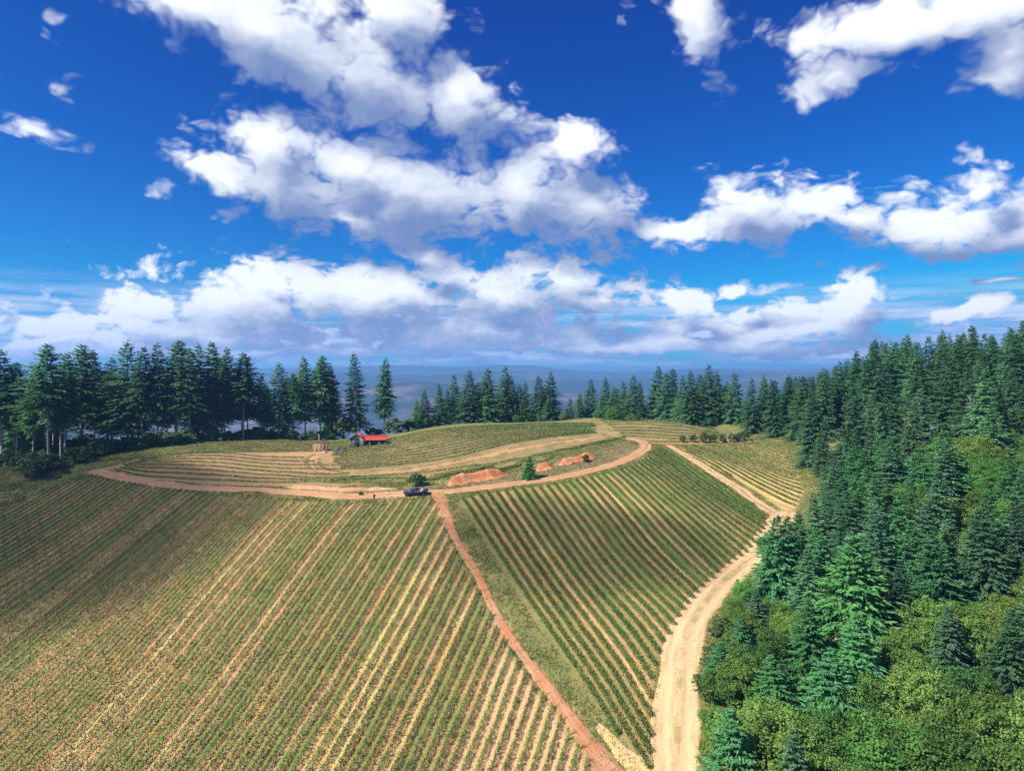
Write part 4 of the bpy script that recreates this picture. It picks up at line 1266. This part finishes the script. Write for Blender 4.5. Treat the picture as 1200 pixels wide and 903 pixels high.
# --- dead trees
def dead_tree(px, py, h, lab, seed, n=70):
    rg = np.random.default_rng(seed)
    x, y, hh = solve_top(px, py, h, 60, 230)
    e = empty("dead_tree", (x, y, float(H(x, y)))); tag(e, lab, "dead tree")
    mb = MB(); mb.tube([(0, 0, -0.5), (0, 0, hh * 0.5), (0.1, 0, hh)], [0.22, 0.14, 0.03], 7); link("trunk", mb.mesh("dead_trunk", M['deadwood'], True), e)
    mb = MB()
    for i in range(n):
        f = 0.2 + 0.78 * rg.random(); z = hh * f; L = (1 - f) * hh * 0.28 + 0.5; az = rg.random() * 6.28
        p1 = np.array([cos(az) * L * 0.55, sin(az) * L * 0.55, z - 0.05 * L]); p2 = np.array([cos(az) * L, sin(az) * L, z - 0.02 * L + 0.1])
        mb.tube([(0, 0, z - 0.1), p1, p2], [0.05, 0.035, 0.015], 4)
        for s in (-1, 1):
            q = p1 + np.array([cos(az + s * 0.8), sin(az + s * 0.8), 0.1]) * L * 0.4
            mb.tube([p1, q], [0.03, 0.012], 3)
    link("branches", mb.mesh("dead_branches", M['deadwood']), e)
dead_tree(1137, 459, 15, "dead grey leafless tree between dark firs on the right ridge", 3)
dead_tree(1070, 697, 5, "pale dead snag showing beside the large olive crown", 4, 60)
dead_tree(886, 740, 4, "bare grey dead bush near the road edge", 5, 60)
dead_tree(981, 748, 4, "greyish dead brush below the large broad fir", 6, 50)

# ------------------------------------------------------------------ shed
M['weathered'] = plain_mat("weathered_boards", (0.26, 0.25, 0.26), (0.16, 0.155, 0.165), 0.9, 2.0)
M['redtin'] = plain_mat("red_tin", (0.46, 0.055, 0.026), (0.34, 0.042, 0.022), 0.55, 0.8, 0.3)
M['maroon'] = plain_mat("faded_maroon_tin", (0.30, 0.06, 0.075), (0.22, 0.045, 0.06), 0.6, 0.8, 0.3)
M['dark'] = plain_mat("dark_opening", (0.035, 0.03, 0.04), (0.02, 0.018, 0.025), 0.9)
M['post'] = plain_mat("grey_post", (0.30, 0.27, 0.24), None, 0.9)
g0 = on_ground(417, 523.5)
sx, sy = float(g0[0]), float(g0[1]) + 2.2; sz = float(H(sx, sy)) + 0.15
shed = empty("shed", (sx, sy, sz), radians(6))
tag(shed, "small grey board shed with dark door and long bright red tin lean-to roof", "shed")
wd2, dp, eh, rh = 2.3, 5.0, 2.5, 4.0
# gable wall of upright boards, left out at the door
nb2 = 15
bw = 2 * wd2 / nb2
board = {}
for i in range(nb2):
    xa = -wd2 + i * bw
    xm = xa + bw / 2
    top = eh + (rh - eh) * (1 - abs(xm) / wd2)
    door = abs(xm - 0.35) < 0.85
    mb = MB(); mb.box(xa + 0.012, xa + bw - 0.012, -dp / 2 - 0.03 - 0.012 * (i % 2), -dp / 2 + 0.02, 2.1 if door else -0.4, top - 0.06)
    link("board", mb.mesh("board", M['weathered']), shed)
mb = MB(); mb.box(-wd2, -wd2 + 0.08, -dp/2 + 0.021, dp/2, -0.4, eh - 0.05); mb.box(wd2 - 0.08, wd2, -dp/2 + 0.021, dp/2, -0.4, eh - 0.05)
mb.prism([(-wd2 + 0.081, -0.4), (wd2 - 0.081, -0.4), (wd2 - 0.081, eh - 0.1), (0, rh - 0.12), (-wd2 + 0.081, eh - 0.1)], dp/2 - 0.1, dp/2 - 0.01)
link("wall", mb.mesh("wall", M['weathered']), shed)
mb = MB(); mb.box(-0.48, 1.18, -dp/2 + 0.03, -dp/2 + 0.09, -0.3, 2.08); d = link("door", mb.mesh("door", M['dark']), shed)
mb = MB(); mb.box(0.95, 1.02, -dp/2 - 0.05, -dp/2 + 0.028, 0.85, 1.05); link("handle", mb.mesh("handle", M['post']), d)
for sgn in (-1, 1):
    mb = MB()
    t = 0.07
    mb.prism([(0.0, rh), (sgn * (wd2 + 0.35), eh - 0.22), (sgn * (wd2 + 0.35), eh - 0.22 + t), (0.0, rh + t)][::sgn], -dp/2 - 0.4, dp/2 + 0.3)
    r_ = link("roof", mb.mesh("roof", M['maroon'] if sgn > 0 else M['weathered']), shed)
    r_['label'] = "faded maroon roof slope" if sgn > 0 else "grey roof slope"
# lean-to: low red roof carried by posts, running off to the right
mb = MB()
lx0, lx1 = wd2 - 0.6, wd2 + 7.4
nrib = 30
for i in range(nrib):     # corrugated sheet
    xa = lx0 + (lx1 - lx0) * i / nrib; xb = lx0 + (lx1 - lx0) * (i + 1) / nrib
    zo = 0.05 * (i % 2)
    mb.add([(xa, -dp/2 - 0.6, 1.95 + zo), (xb, -dp/2 - 0.6, 2.0 - zo), (xb, dp/2 - 0.6, 3.15 - zo), (xa, dp/2 - 0.6, 3.10 + zo),
            (xa, -dp/2 - 0.6, 1.85 + zo), (xb, -dp/2 - 0.6, 1.90 - zo), (xb, dp/2 - 0.6, 3.05 - zo), (xa, dp/2 - 0.6, 3.0 + zo)],
           [(0,1,2,3),(7,6,5,4),(0,4,5,1),(2,6,7,3),(1,5,6,2),(0,3,7,4)])
ro = link("lean_to_roof", mb.mesh("lean_to_roof", M['redtin']), shed); ro['label'] = "bright red tin lean-to roof"
for px_ in (wd2 + 2.0, wd2 + 5.0, wd2 + 7.1):
    for yy, zt in ((-dp/2 - 0.3, 1.93), (dp/2 - 0.9, 2.82)):
        mb = MB(); mb.box(px_ - 0.08, px_ + 0.08, yy - 0.08, yy + 0.08, -1.6, zt); link("post", mb.mesh("post", M['post']), shed)
mb = MB(); mb.box(wd2 + 0.1, wd2 + 7.2, dp/2 - 0.72, dp/2 - 0.66, -1.0, 2.7); link("back_wall", mb.mesh("back_wall", M['weathered']), shed)
# drum and boxes sheltering under the lean-to
mb = MB(); mb.tube([(0, 0, 0), (0, 0, 0.05), (0, 0, 0.85), (0, 0, 0.9)], [0.28, 0.30, 0.30, 0.28], 14)
M['palegrey'] = plain_mat("pale_grey_paint", (0.55, 0.56, 0.58), None, 0.6)
dm = link("water_drum", mb.mesh("water_drum", M['palegrey'], False), None, (sx + 4.0, sy - 1.2, float(H(sx + 4.0, sy - 1.2)))); tag(dm, "pale drum sheltered under the red lean-to roof", "drum")

# wooden slatted bin left of the shed
M['binwood'] = plain_mat("bin_wood", (0.44, 0.28, 0.20), (0.30, 0.20, 0.15), 0.9, 2.0)
g0 = on_ground(375.5, 528)
b = empty("wooden_bin", (g0[0], g0[1], float(H(*g0))), radians(3)); tag(b, "open slatted wooden bin standing in the grass left of the shed", "bin")
for i in range(6):
    z = 0.12 + i * 0.33
    for yy in (-0.9, 0.9):
        mb = MB(); mb.box(-2.3, 2.3, yy - 0.03, yy + 0.03, z, z + 0.22); link("slat", mb.mesh("slat", M['binwood']), b)
    for xx in (-2.33, 2.33):
        mb = MB(); mb.box(xx - 0.03, xx + 0.03, -0.86, 0.86, z, z + 0.22); link("slat", mb.mesh("slat", M['binwood']), b)
for xx in (-2.2, -1.1, 0.0, 1.1, 2.2):
    mb = MB(); mb.box(xx - 0.06, xx + 0.06, -1.0, -0.935, -0.2, 2.2); link("post", mb.mesh("post", M['binwood']), b)
# dark blue tarpaulin heap beside the shed
M['tarp'] = plain_mat("navy_tarp", (0.025, 0.035, 0.10), (0.015, 0.02, 0.05), 0.5, 1.0, 0.4)
g0 = on_ground(399, 527)
nx_, ny_ = 26, 12
uu, vv = np.meshgrid(np.linspace(-1, 1, nx_), np.linspace(-1, 1, ny_))
zz = np.maximum(0, 1 - np.abs(uu) ** 3) * np.maximum(0, 1 - np.abs(vv) ** 3) * (0.75 + 0.5 * fbm(uu * 3 + 9, vv * 3 + 9, 1.0, 3, 2)) * 0.95
Vt = np.stack([uu * 2.3, vv * 0.9, zz - 0.05], -1); It = np.arange(nx_ * ny_).reshape(ny_, nx_)
tp_ = link("tarpaulin_heap", mesh_np("tarpaulin_heap", Vt, np.stack([It[:-1,:-1], It[:-1,1:], It[1:,1:], It[1:,:-1]], -1).reshape(-1,4), None, M['tarp'], True), None, (g0[0], g0[1], float(H(*g0))))
tag(tp_, "low dark blue covered heap on the ground left of the grey shed", "heap")
g0 = on_ground(380.5, 530.5)
mb = MB(); mb.box(-0.55, 0.55, -0.35, 0.35, 0, 0.42); mb.box(-0.6, 0.6, -0.4, 0.4, 0.42, 0.52)
cr = link("white_crate", mb.mesh("white_crate", M['palegrey']), None, (g0[0], g0[1], float(H(*g0)))); tag(cr, "small pale box on the dirt in front of the wooden bin", "box")

# ------------------------------------------------------------------ pickup, facing left
M['navy'] = plain_mat("dark_blue_paint", (0.035, 0.04, 0.075), (0.045, 0.05, 0.085), 0.3, 1.0, 0.5)
M['glass'] = plain_mat("tinted_glass", (0.05, 0.06, 0.075), (0.04, 0.05, 0.06), 0.08, 1.0, 0.7)
M['rubber'] = plain_mat("tyre_rubber", (0.022, 0.022, 0.022), None, 0.9)
M['chrome'] = plain_mat("bright_metal", (0.62, 0.63, 0.65), None, 0.3, 1.0, 0.5, 0.9)
M['lamp'] = plain_mat("headlamp_glass", (0.75, 0.76, 0.78), None, 0.15, 1.0, 0.6)
M['redlamp'] = plain_mat("tail_lamp", (0.45, 0.02, 0.02), None, 0.2, 1.0, 0.6)
pp = on_ground(487.5, 580)
ang = radians(-2)
dxg = 1.7
zf = (float(H(pp[0] - dxg, pp[1])) + float(H(pp[0] + dxg, pp[1]))) / 2
tilt = math.atan2(float(H(pp[0] + dxg, pp[1])) - float(H(pp[0] - dxg, pp[1])), 2 * dxg)
truck = empty("pickup_truck", (pp[0], pp[1], zf + 0.09)); truck.rotation_euler = (0, -tilt, ang)
tag(truck, "dark blue pickup parked facing left on the dirt road beside the track junction", "pickup truck")
W2 = 0.92
mb = MB()   # lower body and bonnet, x forward is -
mb.prism([(-2.75, 0.50), (-2.80, 0.72), (-2.74, 1.02), (-2.55, 1.12), (-1.35, 1.20), (-1.30, 1.22), (0.62, 1.22), (0.62, 0.40), (-1.2, 0.40), (-1.35, 0.70), (-1.60, 0.84), (-1.90, 0.84), (-2.15, 0.70), (-2.28, 0.46)][::-1], -W2, W2)
body = link("body", mb.mesh("truck_body", M['navy']), truck)
bv = body.modifiers.new("b", 'BEVEL'); bv.width = 0.05; bv.segments = 2; bv.limit_method = 'ANGLE'
mb = MB()
mb.prism([(-1.25, 1.221), (-0.62, 1.78), (-0.45, 1.84), (0.42, 1.84), (0.52, 1.78), (0.60, 1.221)][::-1], -W2 + 0.10, W2 - 0.10)
cab = link("cab", mb.mesh("truck_cab", M['navy']), truck)
bv = cab.modifiers.new("b", 'BEVEL'); bv.width = 0.05; bv.segments = 2; bv.limit_method = 'ANGLE'
for sgn in (-1, 1):
    y0, y1 = sorted((sgn * (W2 - 0.105), sgn * (W2 - 0.085)))
    mb = MB(); mb.prism([(-1.02, 1.27), (-0.58, 1.70), (-0.40, 1.74), (-0.36, 1.74), (-0.36, 1.27)][::-1], y0, y1); link("window", mb.mesh("truck_window", M['glass']), cab)
    mb = MB(); mb.prism([(-0.28, 1.27), (-0.28, 1.74), (0.40, 1.74), (0.47, 1.27)][::-1], y0, y1); link("window", mb.mesh("truck_window", M['glass']), cab)
    y0, y1 = sorted((sgn * (W2 + 0.004), sgn * (W2 + 0.022)))
    mb = MB(); mb.box(-1.05, -0.32, y0, y1, 0.50, 1.18); dr = link("door", mb.mesh("truck_door", M['navy']), truck)
    y2, y3 = sorted((sgn * (W2 + 0.024), sgn * (W2 + 0.05)))
    mb = MB(); mb.box(-0.50, -0.36, y2, y3, 1.02, 1.06); link("handle", mb.mesh("door_handle", M['chrome']), dr)
    y2, y3 = sorted((sgn * (W2 + 0.0), sgn * (W2 + 0.2)))
    mb = MB(); mb.box(-1.02, -0.90, y2, y3, 1.23, 1.40); link("mirror", mb.mesh("mirror", M['navy']), truck)
    mb = MB(); mb.box(-2.81, -2.72, *sorted((sgn * 0.52, sgn * 0.88)), 0.82, 0.99); link("headlight", mb.mesh("headlight", M['lamp']), truck)
    mb = MB(); mb.box(2.70, 2.76, *sorted((sgn * 0.76, sgn * 0.90)), 0.80, 1.12); link("tail_light", mb.mesh("tail_light", M['redlamp']), truck)
mb = MB(); mb.add([(-1.262, -0.72, 1.235), (-1.262, 0.72, 1.235), (-0.652, 0.66, 1.775), (-0.652, -0.66, 1.775), (-1.232, -0.72, 1.235), (-1.232, 0.72, 1.235), (-0.622, 0.66, 1.775), (-0.622, -0.66, 1.775)],
                  [(0,1,2,3),(7,6,5,4),(0,4,5,1),(1,5,6,2),(2,6,7,3),(3,7,4,0)])
w_ = link("windscreen", mb.mesh("windscreen", M['glass']), cab); w_.location.x = -0.02
mb = MB()   # load bed
for sgn in (-1, 1):
    y0, y1 = sorted((sgn * (W2 - 0.07), sgn * W2))
    mb.prism([(0.64, 0.40), (0.64, 1.16), (2.74, 1.16), (2.74, 0.55), (2.45, 0.50), (2.30, 0.72), (2.05, 0.84), (1.75, 0.84), (1.50, 0.72), (1.35, 0.42)], y0, y1)
mb.box(0.66, 2.70, -W2 + 0.072, W2 - 0.072, 0.62, 0.68); mb.box(0.645, 0.70, -W2 + 0.072, W2 - 0.072, 0.682, 1.15); mb.box(2.64, 2.70, -W2 + 0.072, W2 - 0.072, 0.682, 1.14)
link("bed", mb.mesh("truck_bed", M['navy']), truck)
mb = MB(); mb.box(-2.88, -2.78, -0.86, 0.86, 0.46, 0.64); link("bumper", mb.mesh("front_bumper", M['chrome']), truck)
mb = MB(); mb.box(2.765, 2.86, -0.84, 0.84, 0.46, 0.62); link("bumper", mb.mesh("rear_bumper", M['chrome']), truck)
mb = MB(); mb.box(-2.815, -2.77, -0.5, 0.5, 0.70, 1.0); link("grille", mb.mesh("grille", M['chrome']), truck)
def ring_mesh(r0, r1, w, k, m, name):
    mb = MB(); V = []
    for j in range(k):
        a = 2 * pi * j / k
        for r, yy in ((r0, -w), (r1 * 0.94, -w), (r1, -w * 0.6), (r1, w * 0.6), (r1 * 0.94, w), (r0, w)):
            V.append((r * cos(a), yy, r * sin(a)))
    Q = [(j*6 + i, j*6 + i + 1, ((j+1) % k)*6 + i + 1, ((j+1) % k)*6 + i) for j in range(k) for i in range(5)]
    mb.add(V, Q); return mb.mesh(name, m, True)
tyre = ring_mesh(0.22, 0.38, 0.12, 20, M['rubber'], "tyre")
mbr = MB(); mbr.tube([(0, -0.09, 0), (0, -0.05, 0), (0, 0.05, 0), (0, 0.09, 0)], [0.10, 0.221, 0.221, 0.10], 16); rimm = mbr.mesh("rim", M['chrome'])
for wx in (-1.75, 1.90):
    for sgn in (-1, 1):
        we = bpy.data.objects.new("wheel", None); COL.objects.link(we); we.parent = truck; we.location = (wx, sgn * (W2 - 0.14), 0.38)
        link("tyre", tyre, we); link("rim", rimm, we)

# ------------------------------------------------------------------ person walking along the road
M['skin'] = plain_mat("skin", (0.42, 0.24, 0.17), None, 0.6)
M['cloth'] = plain_mat("dark_clothing", (0.045, 0.035, 0.035), (0.03, 0.025, 0.025), 0.9)
M['hat'] = plain_mat("pale_hat", (0.52, 0.36, 0.32), None, 0.9)
def skinned(name, verts, edges, radii, m, parent, sub=1):
    me = bpy.data.meshes.new(name); me.from_pydata(verts, edges, []); me.materials.append(m)
    o = link(name, me, parent)
    sk = o.modifiers.new("skin", 'SKIN'); sk.use_smooth_shade = True
    for i, r in enumerate(radii):
        me.skin_vertices[0].data[i].radius = r if isinstance(r, tuple) else (r, r)
    me.skin_vertices[0].data[0].use_root = True
    ss = o.modifiers.new("sub", 'SUBSURF'); ss.levels = sub; ss.render_levels = sub
    return o
pq = on_ground(438.5, 586.5)
man = empty("person", (pq[0], pq[1], float(H(*pq))), radians(200)); tag(man, "person in dark clothing and pale hat standing on the dirt road left of the pickup", "person")
bv_ = [(0,0,0.92),(0,0.01,1.12),(0,0.01,1.34),(0,0.01,1.46),(0,0.0,1.53),
       (-0.10,0,0.88),(-0.12,0.03,0.48),(-0.12,-0.02,0.09),(-0.13,0.10,0.04), (0.10,0,0.88),(0.13,-0.06,0.48),(0.14,-0.16,0.10),(0.14,-0.04,0.04),
       (-0.19,0.0,1.40),(-0.25,-0.03,1.13),(-0.24,0.06,0.90), (0.19,0.0,1.40),(0.25,0.02,1.13),(0.24,0.10,0.90)]
be_ = [(0,1),(1,2),(2,3),(3,4),(0,5),(5,6),(6,7),(7,8),(0,9),(9,10),(10,11),(11,12),(3,13),(13,14),(14,15),(3,16),(16,17),(17,18)]
br_ = [(0.16,0.12),(0.15,0.11),(0.18,0.12),(0.12,0.09),0.055,0.095,0.065,0.045,0.04,0.095,0.065,0.045,0.04,0.062,0.05,0.035,0.062,0.05,0.035]
skinned("clothed_body", bv_, be_, br_, M['cloth'], man, 2)
skinned("head", [(0,0,1.53),(0,0.01,1.60),(0,0.02,1.68),(0,0.01,1.75),(0,0.105,1.655)], [(0,1),(1,2),(2,3),(2,4)], [0.055,0.075,0.092,0.06,0.02], M['skin'], man, 2)
for s in (-1, 1):
    hx, hy, hz = 0.24 * s, (0.06 if s < 0 else 0.10), 0.90
    vv_ = [(hx,hy,hz),(hx,hy+0.01,hz-0.08)]; ee_ = [(0,1)]; rr_ = [0.028,(0.018,0.04)]
    for f, (oy, ln) in enumerate(((-0.03,0.075),(-0.01,0.088),(0.012,0.082),(0.032,0.062))):
        b0 = len(vv_); vv_ += [(hx, hy+0.01+oy, hz-0.10), (hx-0.012*s, hy+0.012+oy, hz-0.10-ln*0.55), (hx-0.03*s, hy+0.012+oy, hz-0.10-ln)]
        ee_ += [(1,b0),(b0,b0+1),(b0+1,b0+2)]; rr_ += [0.010,0.009,0.008]
    b0 = len(vv_); vv_ += [(hx-0.01*s, hy+0.055, hz-0.065), (hx-0.02*s, hy+0.07, hz-0.105)]; ee_ += [(1,b0),(b0,b0+1)]; rr_ += [0.011,0.009]
    skinned("hand", vv_, ee_, rr_, M['skin'], man, 1)
mb = MB(); mb.tube([(0,0.01,1.70),(0,0.01,1.715),(0,0.01,1.725),(0,0.01,1.82),(0,0.01,1.84)], [0.19,0.20,0.11,0.10,0.05], 14); link("hat", mb.mesh("hat", M['hat'], True), man)

# ------------------------------------------------------------------ distant hills
def hill_mat(name, wood, field, sc, lo, hi):
    m, T, b, o = mat(name)
    pos = T.n('ShaderNodeNewGeometry').outputs['Position']
    n = T.noise(T.v('MULTIPLY', pos, (1, 1, 3)), sc, 6, 0.62)
    T.link(T.mix(T.mr(n, lo, hi), wood, field), b.inputs['Base Color'])
    return m
def hills(name, label, Y, prof, depth, foot_z, m, seed, rough):
    px = np.arange(-900, 2100, 6.0)
    crest = np.interp(px, [a for a, _ in prof], [b for _, b in prof])
    X = (px - CX) / FPX * Y
    cz = CAMZ - (crest - HY) / FPX * Y
    t = np.linspace(-1, 1, 41)
    V = np.zeros((len(px), len(t), 3))
    for j, tt in enumerate(t):
        yy = Y + tt * depth + depth * 0.25 * (fbm(X, X * 0, depth * 1.2, 3, seed) - 0.5)
        sh = (1 - tt * tt) ** 1.1
        rid = fbm(X, yy, depth * 0.55, 5, seed + 1) - 0.5
        z = foot_z + (cz - foot_z) * sh * (1 + rough * rid * (1 - sh * 0.75))
        V[:, j] = np.c_[X, yy, z]
    I = np.arange(V.shape[0] * V.shape[1]).reshape(V.shape[:2])
    V[..., 2] = np.minimum(V[..., 2], 185)
    q = np.stack([I[:-1, :-1], I[1:, :-1], I[1:, 1:], I[:-1, 1:]], -1).reshape(-1, 4)
    o = link(name, mesh_np(name, V, q, None, m, True)); tag(o, label, None, None, 'structure')
hills("far_hills", "long blue ridge on the horizon", 9500, [(-900,433),(0,431),(300,432),(400,430.5),(470,428.5),(540,429.5),(580,427.5),(620,428),(660,431.5),(720,434),(800,432),(880,433),(1000,432),(2100,433)], 2600, -320, hill_mat("far_hill_woods", (0.02,0.035,0.022), (0.09,0.10,0.06), 0.0006, 0.5, 0.7), 5, 0.5)
hills("middle_hills", "dark blue wooded hills across the valley", 6200, [(-900,438),(0,437),(300,439),(400,436),(450,437),(500,440),(545,436),(590,434.5),(640,438),(690,443),(760,442),(840,438),(900,437),(2100,437)], 1700, -330, hill_mat("middle_hill_woods", (0.016,0.030,0.022), (0.08,0.08,0.06), 0.0013, 0.5, 0.66), 8, 0.6)
hills("near_hills", "greyish lavender hillside with bare patches across the valley", 3900, [(-900,462),(0,462),(300,464),(420,455),(470,450),(510,449),(540,452),(600,468),(640,464),(680,460),(720,458),(800,462),(900,468),(2100,470)], 1100, -330, hill_mat("near_hill_cover", (0.020,0.032,0.026), (0.105,0.09,0.09), 0.005, 0.44, 0.64), 14, 0.7)

# ------------------------------------------------------------------ passing cloud that shades part of the hill
def shade_cloud(target, size, height, label, seed, dens):
    d = SUN / SUN.z
    c = np.array(target) + np.array(d) * (height - target[2])
    rg = np.random.default_rng(seed)
    n_u, n_v = 64, 32
    U, Vv = np.meshgrid(np.linspace(0, 2 * pi, n_u), np.linspace(0, pi, n_v))
    D = np.stack([np.cos(U) * np.sin(Vv), np.sin(U) * np.sin(Vv), np.cos(Vv)], -1)
    r = 0.72 + 0.55 * fbm(D[..., 0] * 2 + 20 + D[..., 2], D[..., 1] * 2 + 20 - D[..., 2], 0.9, 4, seed)
    V = D * r[..., None] * np.array(size)
    V[..., 2] = np.where(V[..., 2] < 0, V[..., 2] * 0.4, V[..., 2])
    V[:, -1] = V[:, 0]
    I = np.arange(n_u * n_v).reshape(n_v, n_u)
    q = np.stack([I[:-1, :-1], I[:-1, 1:], I[1:, 1:], I[1:, :-1]], -1)[..., ::-1].reshape(-1, 4)
    m = bpy.data.materials.new("cloud_vapour"); m.use_nodes = True; m.node_tree.nodes.clear()
    T = NT(m.node_tree)
    o = T.n('ShaderNodeOutputMaterial')
    pv = T.n('ShaderNodeVolumePrincipled')
    pv.inputs['Color'].default_value = (1, 1, 1, 1); pv.inputs['Density'].default_value = dens
    pv.inputs['Anisotropy'].default_value = 0.3
    T.link(pv.outputs[0], o.inputs['Volume'])
    ob = link("passing_cloud", mesh_np("passing_cloud", V, q, None, m, True), None, tuple(c))
    tag(ob, label, None, None, 'stuff')
shade_cloud((-124, 150, 20), (64, 58, 30), 420, "low cloud overhead whose shadow darkens the left side of the hill", 4, 0.027)
shade_cloud((9, 134, 18), (30, 24, 14), 420, "small cloud overhead whose shadow falls by the track", 7, 0.035)

# ------------------------------------------------------------------ haze
mb = MB(); mb.box(-25000, 25000, -3000, 24500, -460, 195)
hz = mb.mesh("haze", None)
m = bpy.data.materials.new("haze"); m.use_nodes = True; m.node_tree.nodes.clear()
T = NT(m.node_tree); o = T.n('ShaderNodeOutputMaterial'); pv = T.n('ShaderNodeVolumePrincipled')
pv.inputs['Color'].default_value = (0.22, 0.50, 1.0, 1); pv.inputs['Density'].default_value = 0.00015; pv.inputs['Anisotropy'].default_value = 0.2
T.link(pv.outputs[0], o.inputs['Volume'])
hz.materials.append(m)
ho = link("haze", hz); tag(ho, "thin blue air over the valley", None, None, 'stuff')
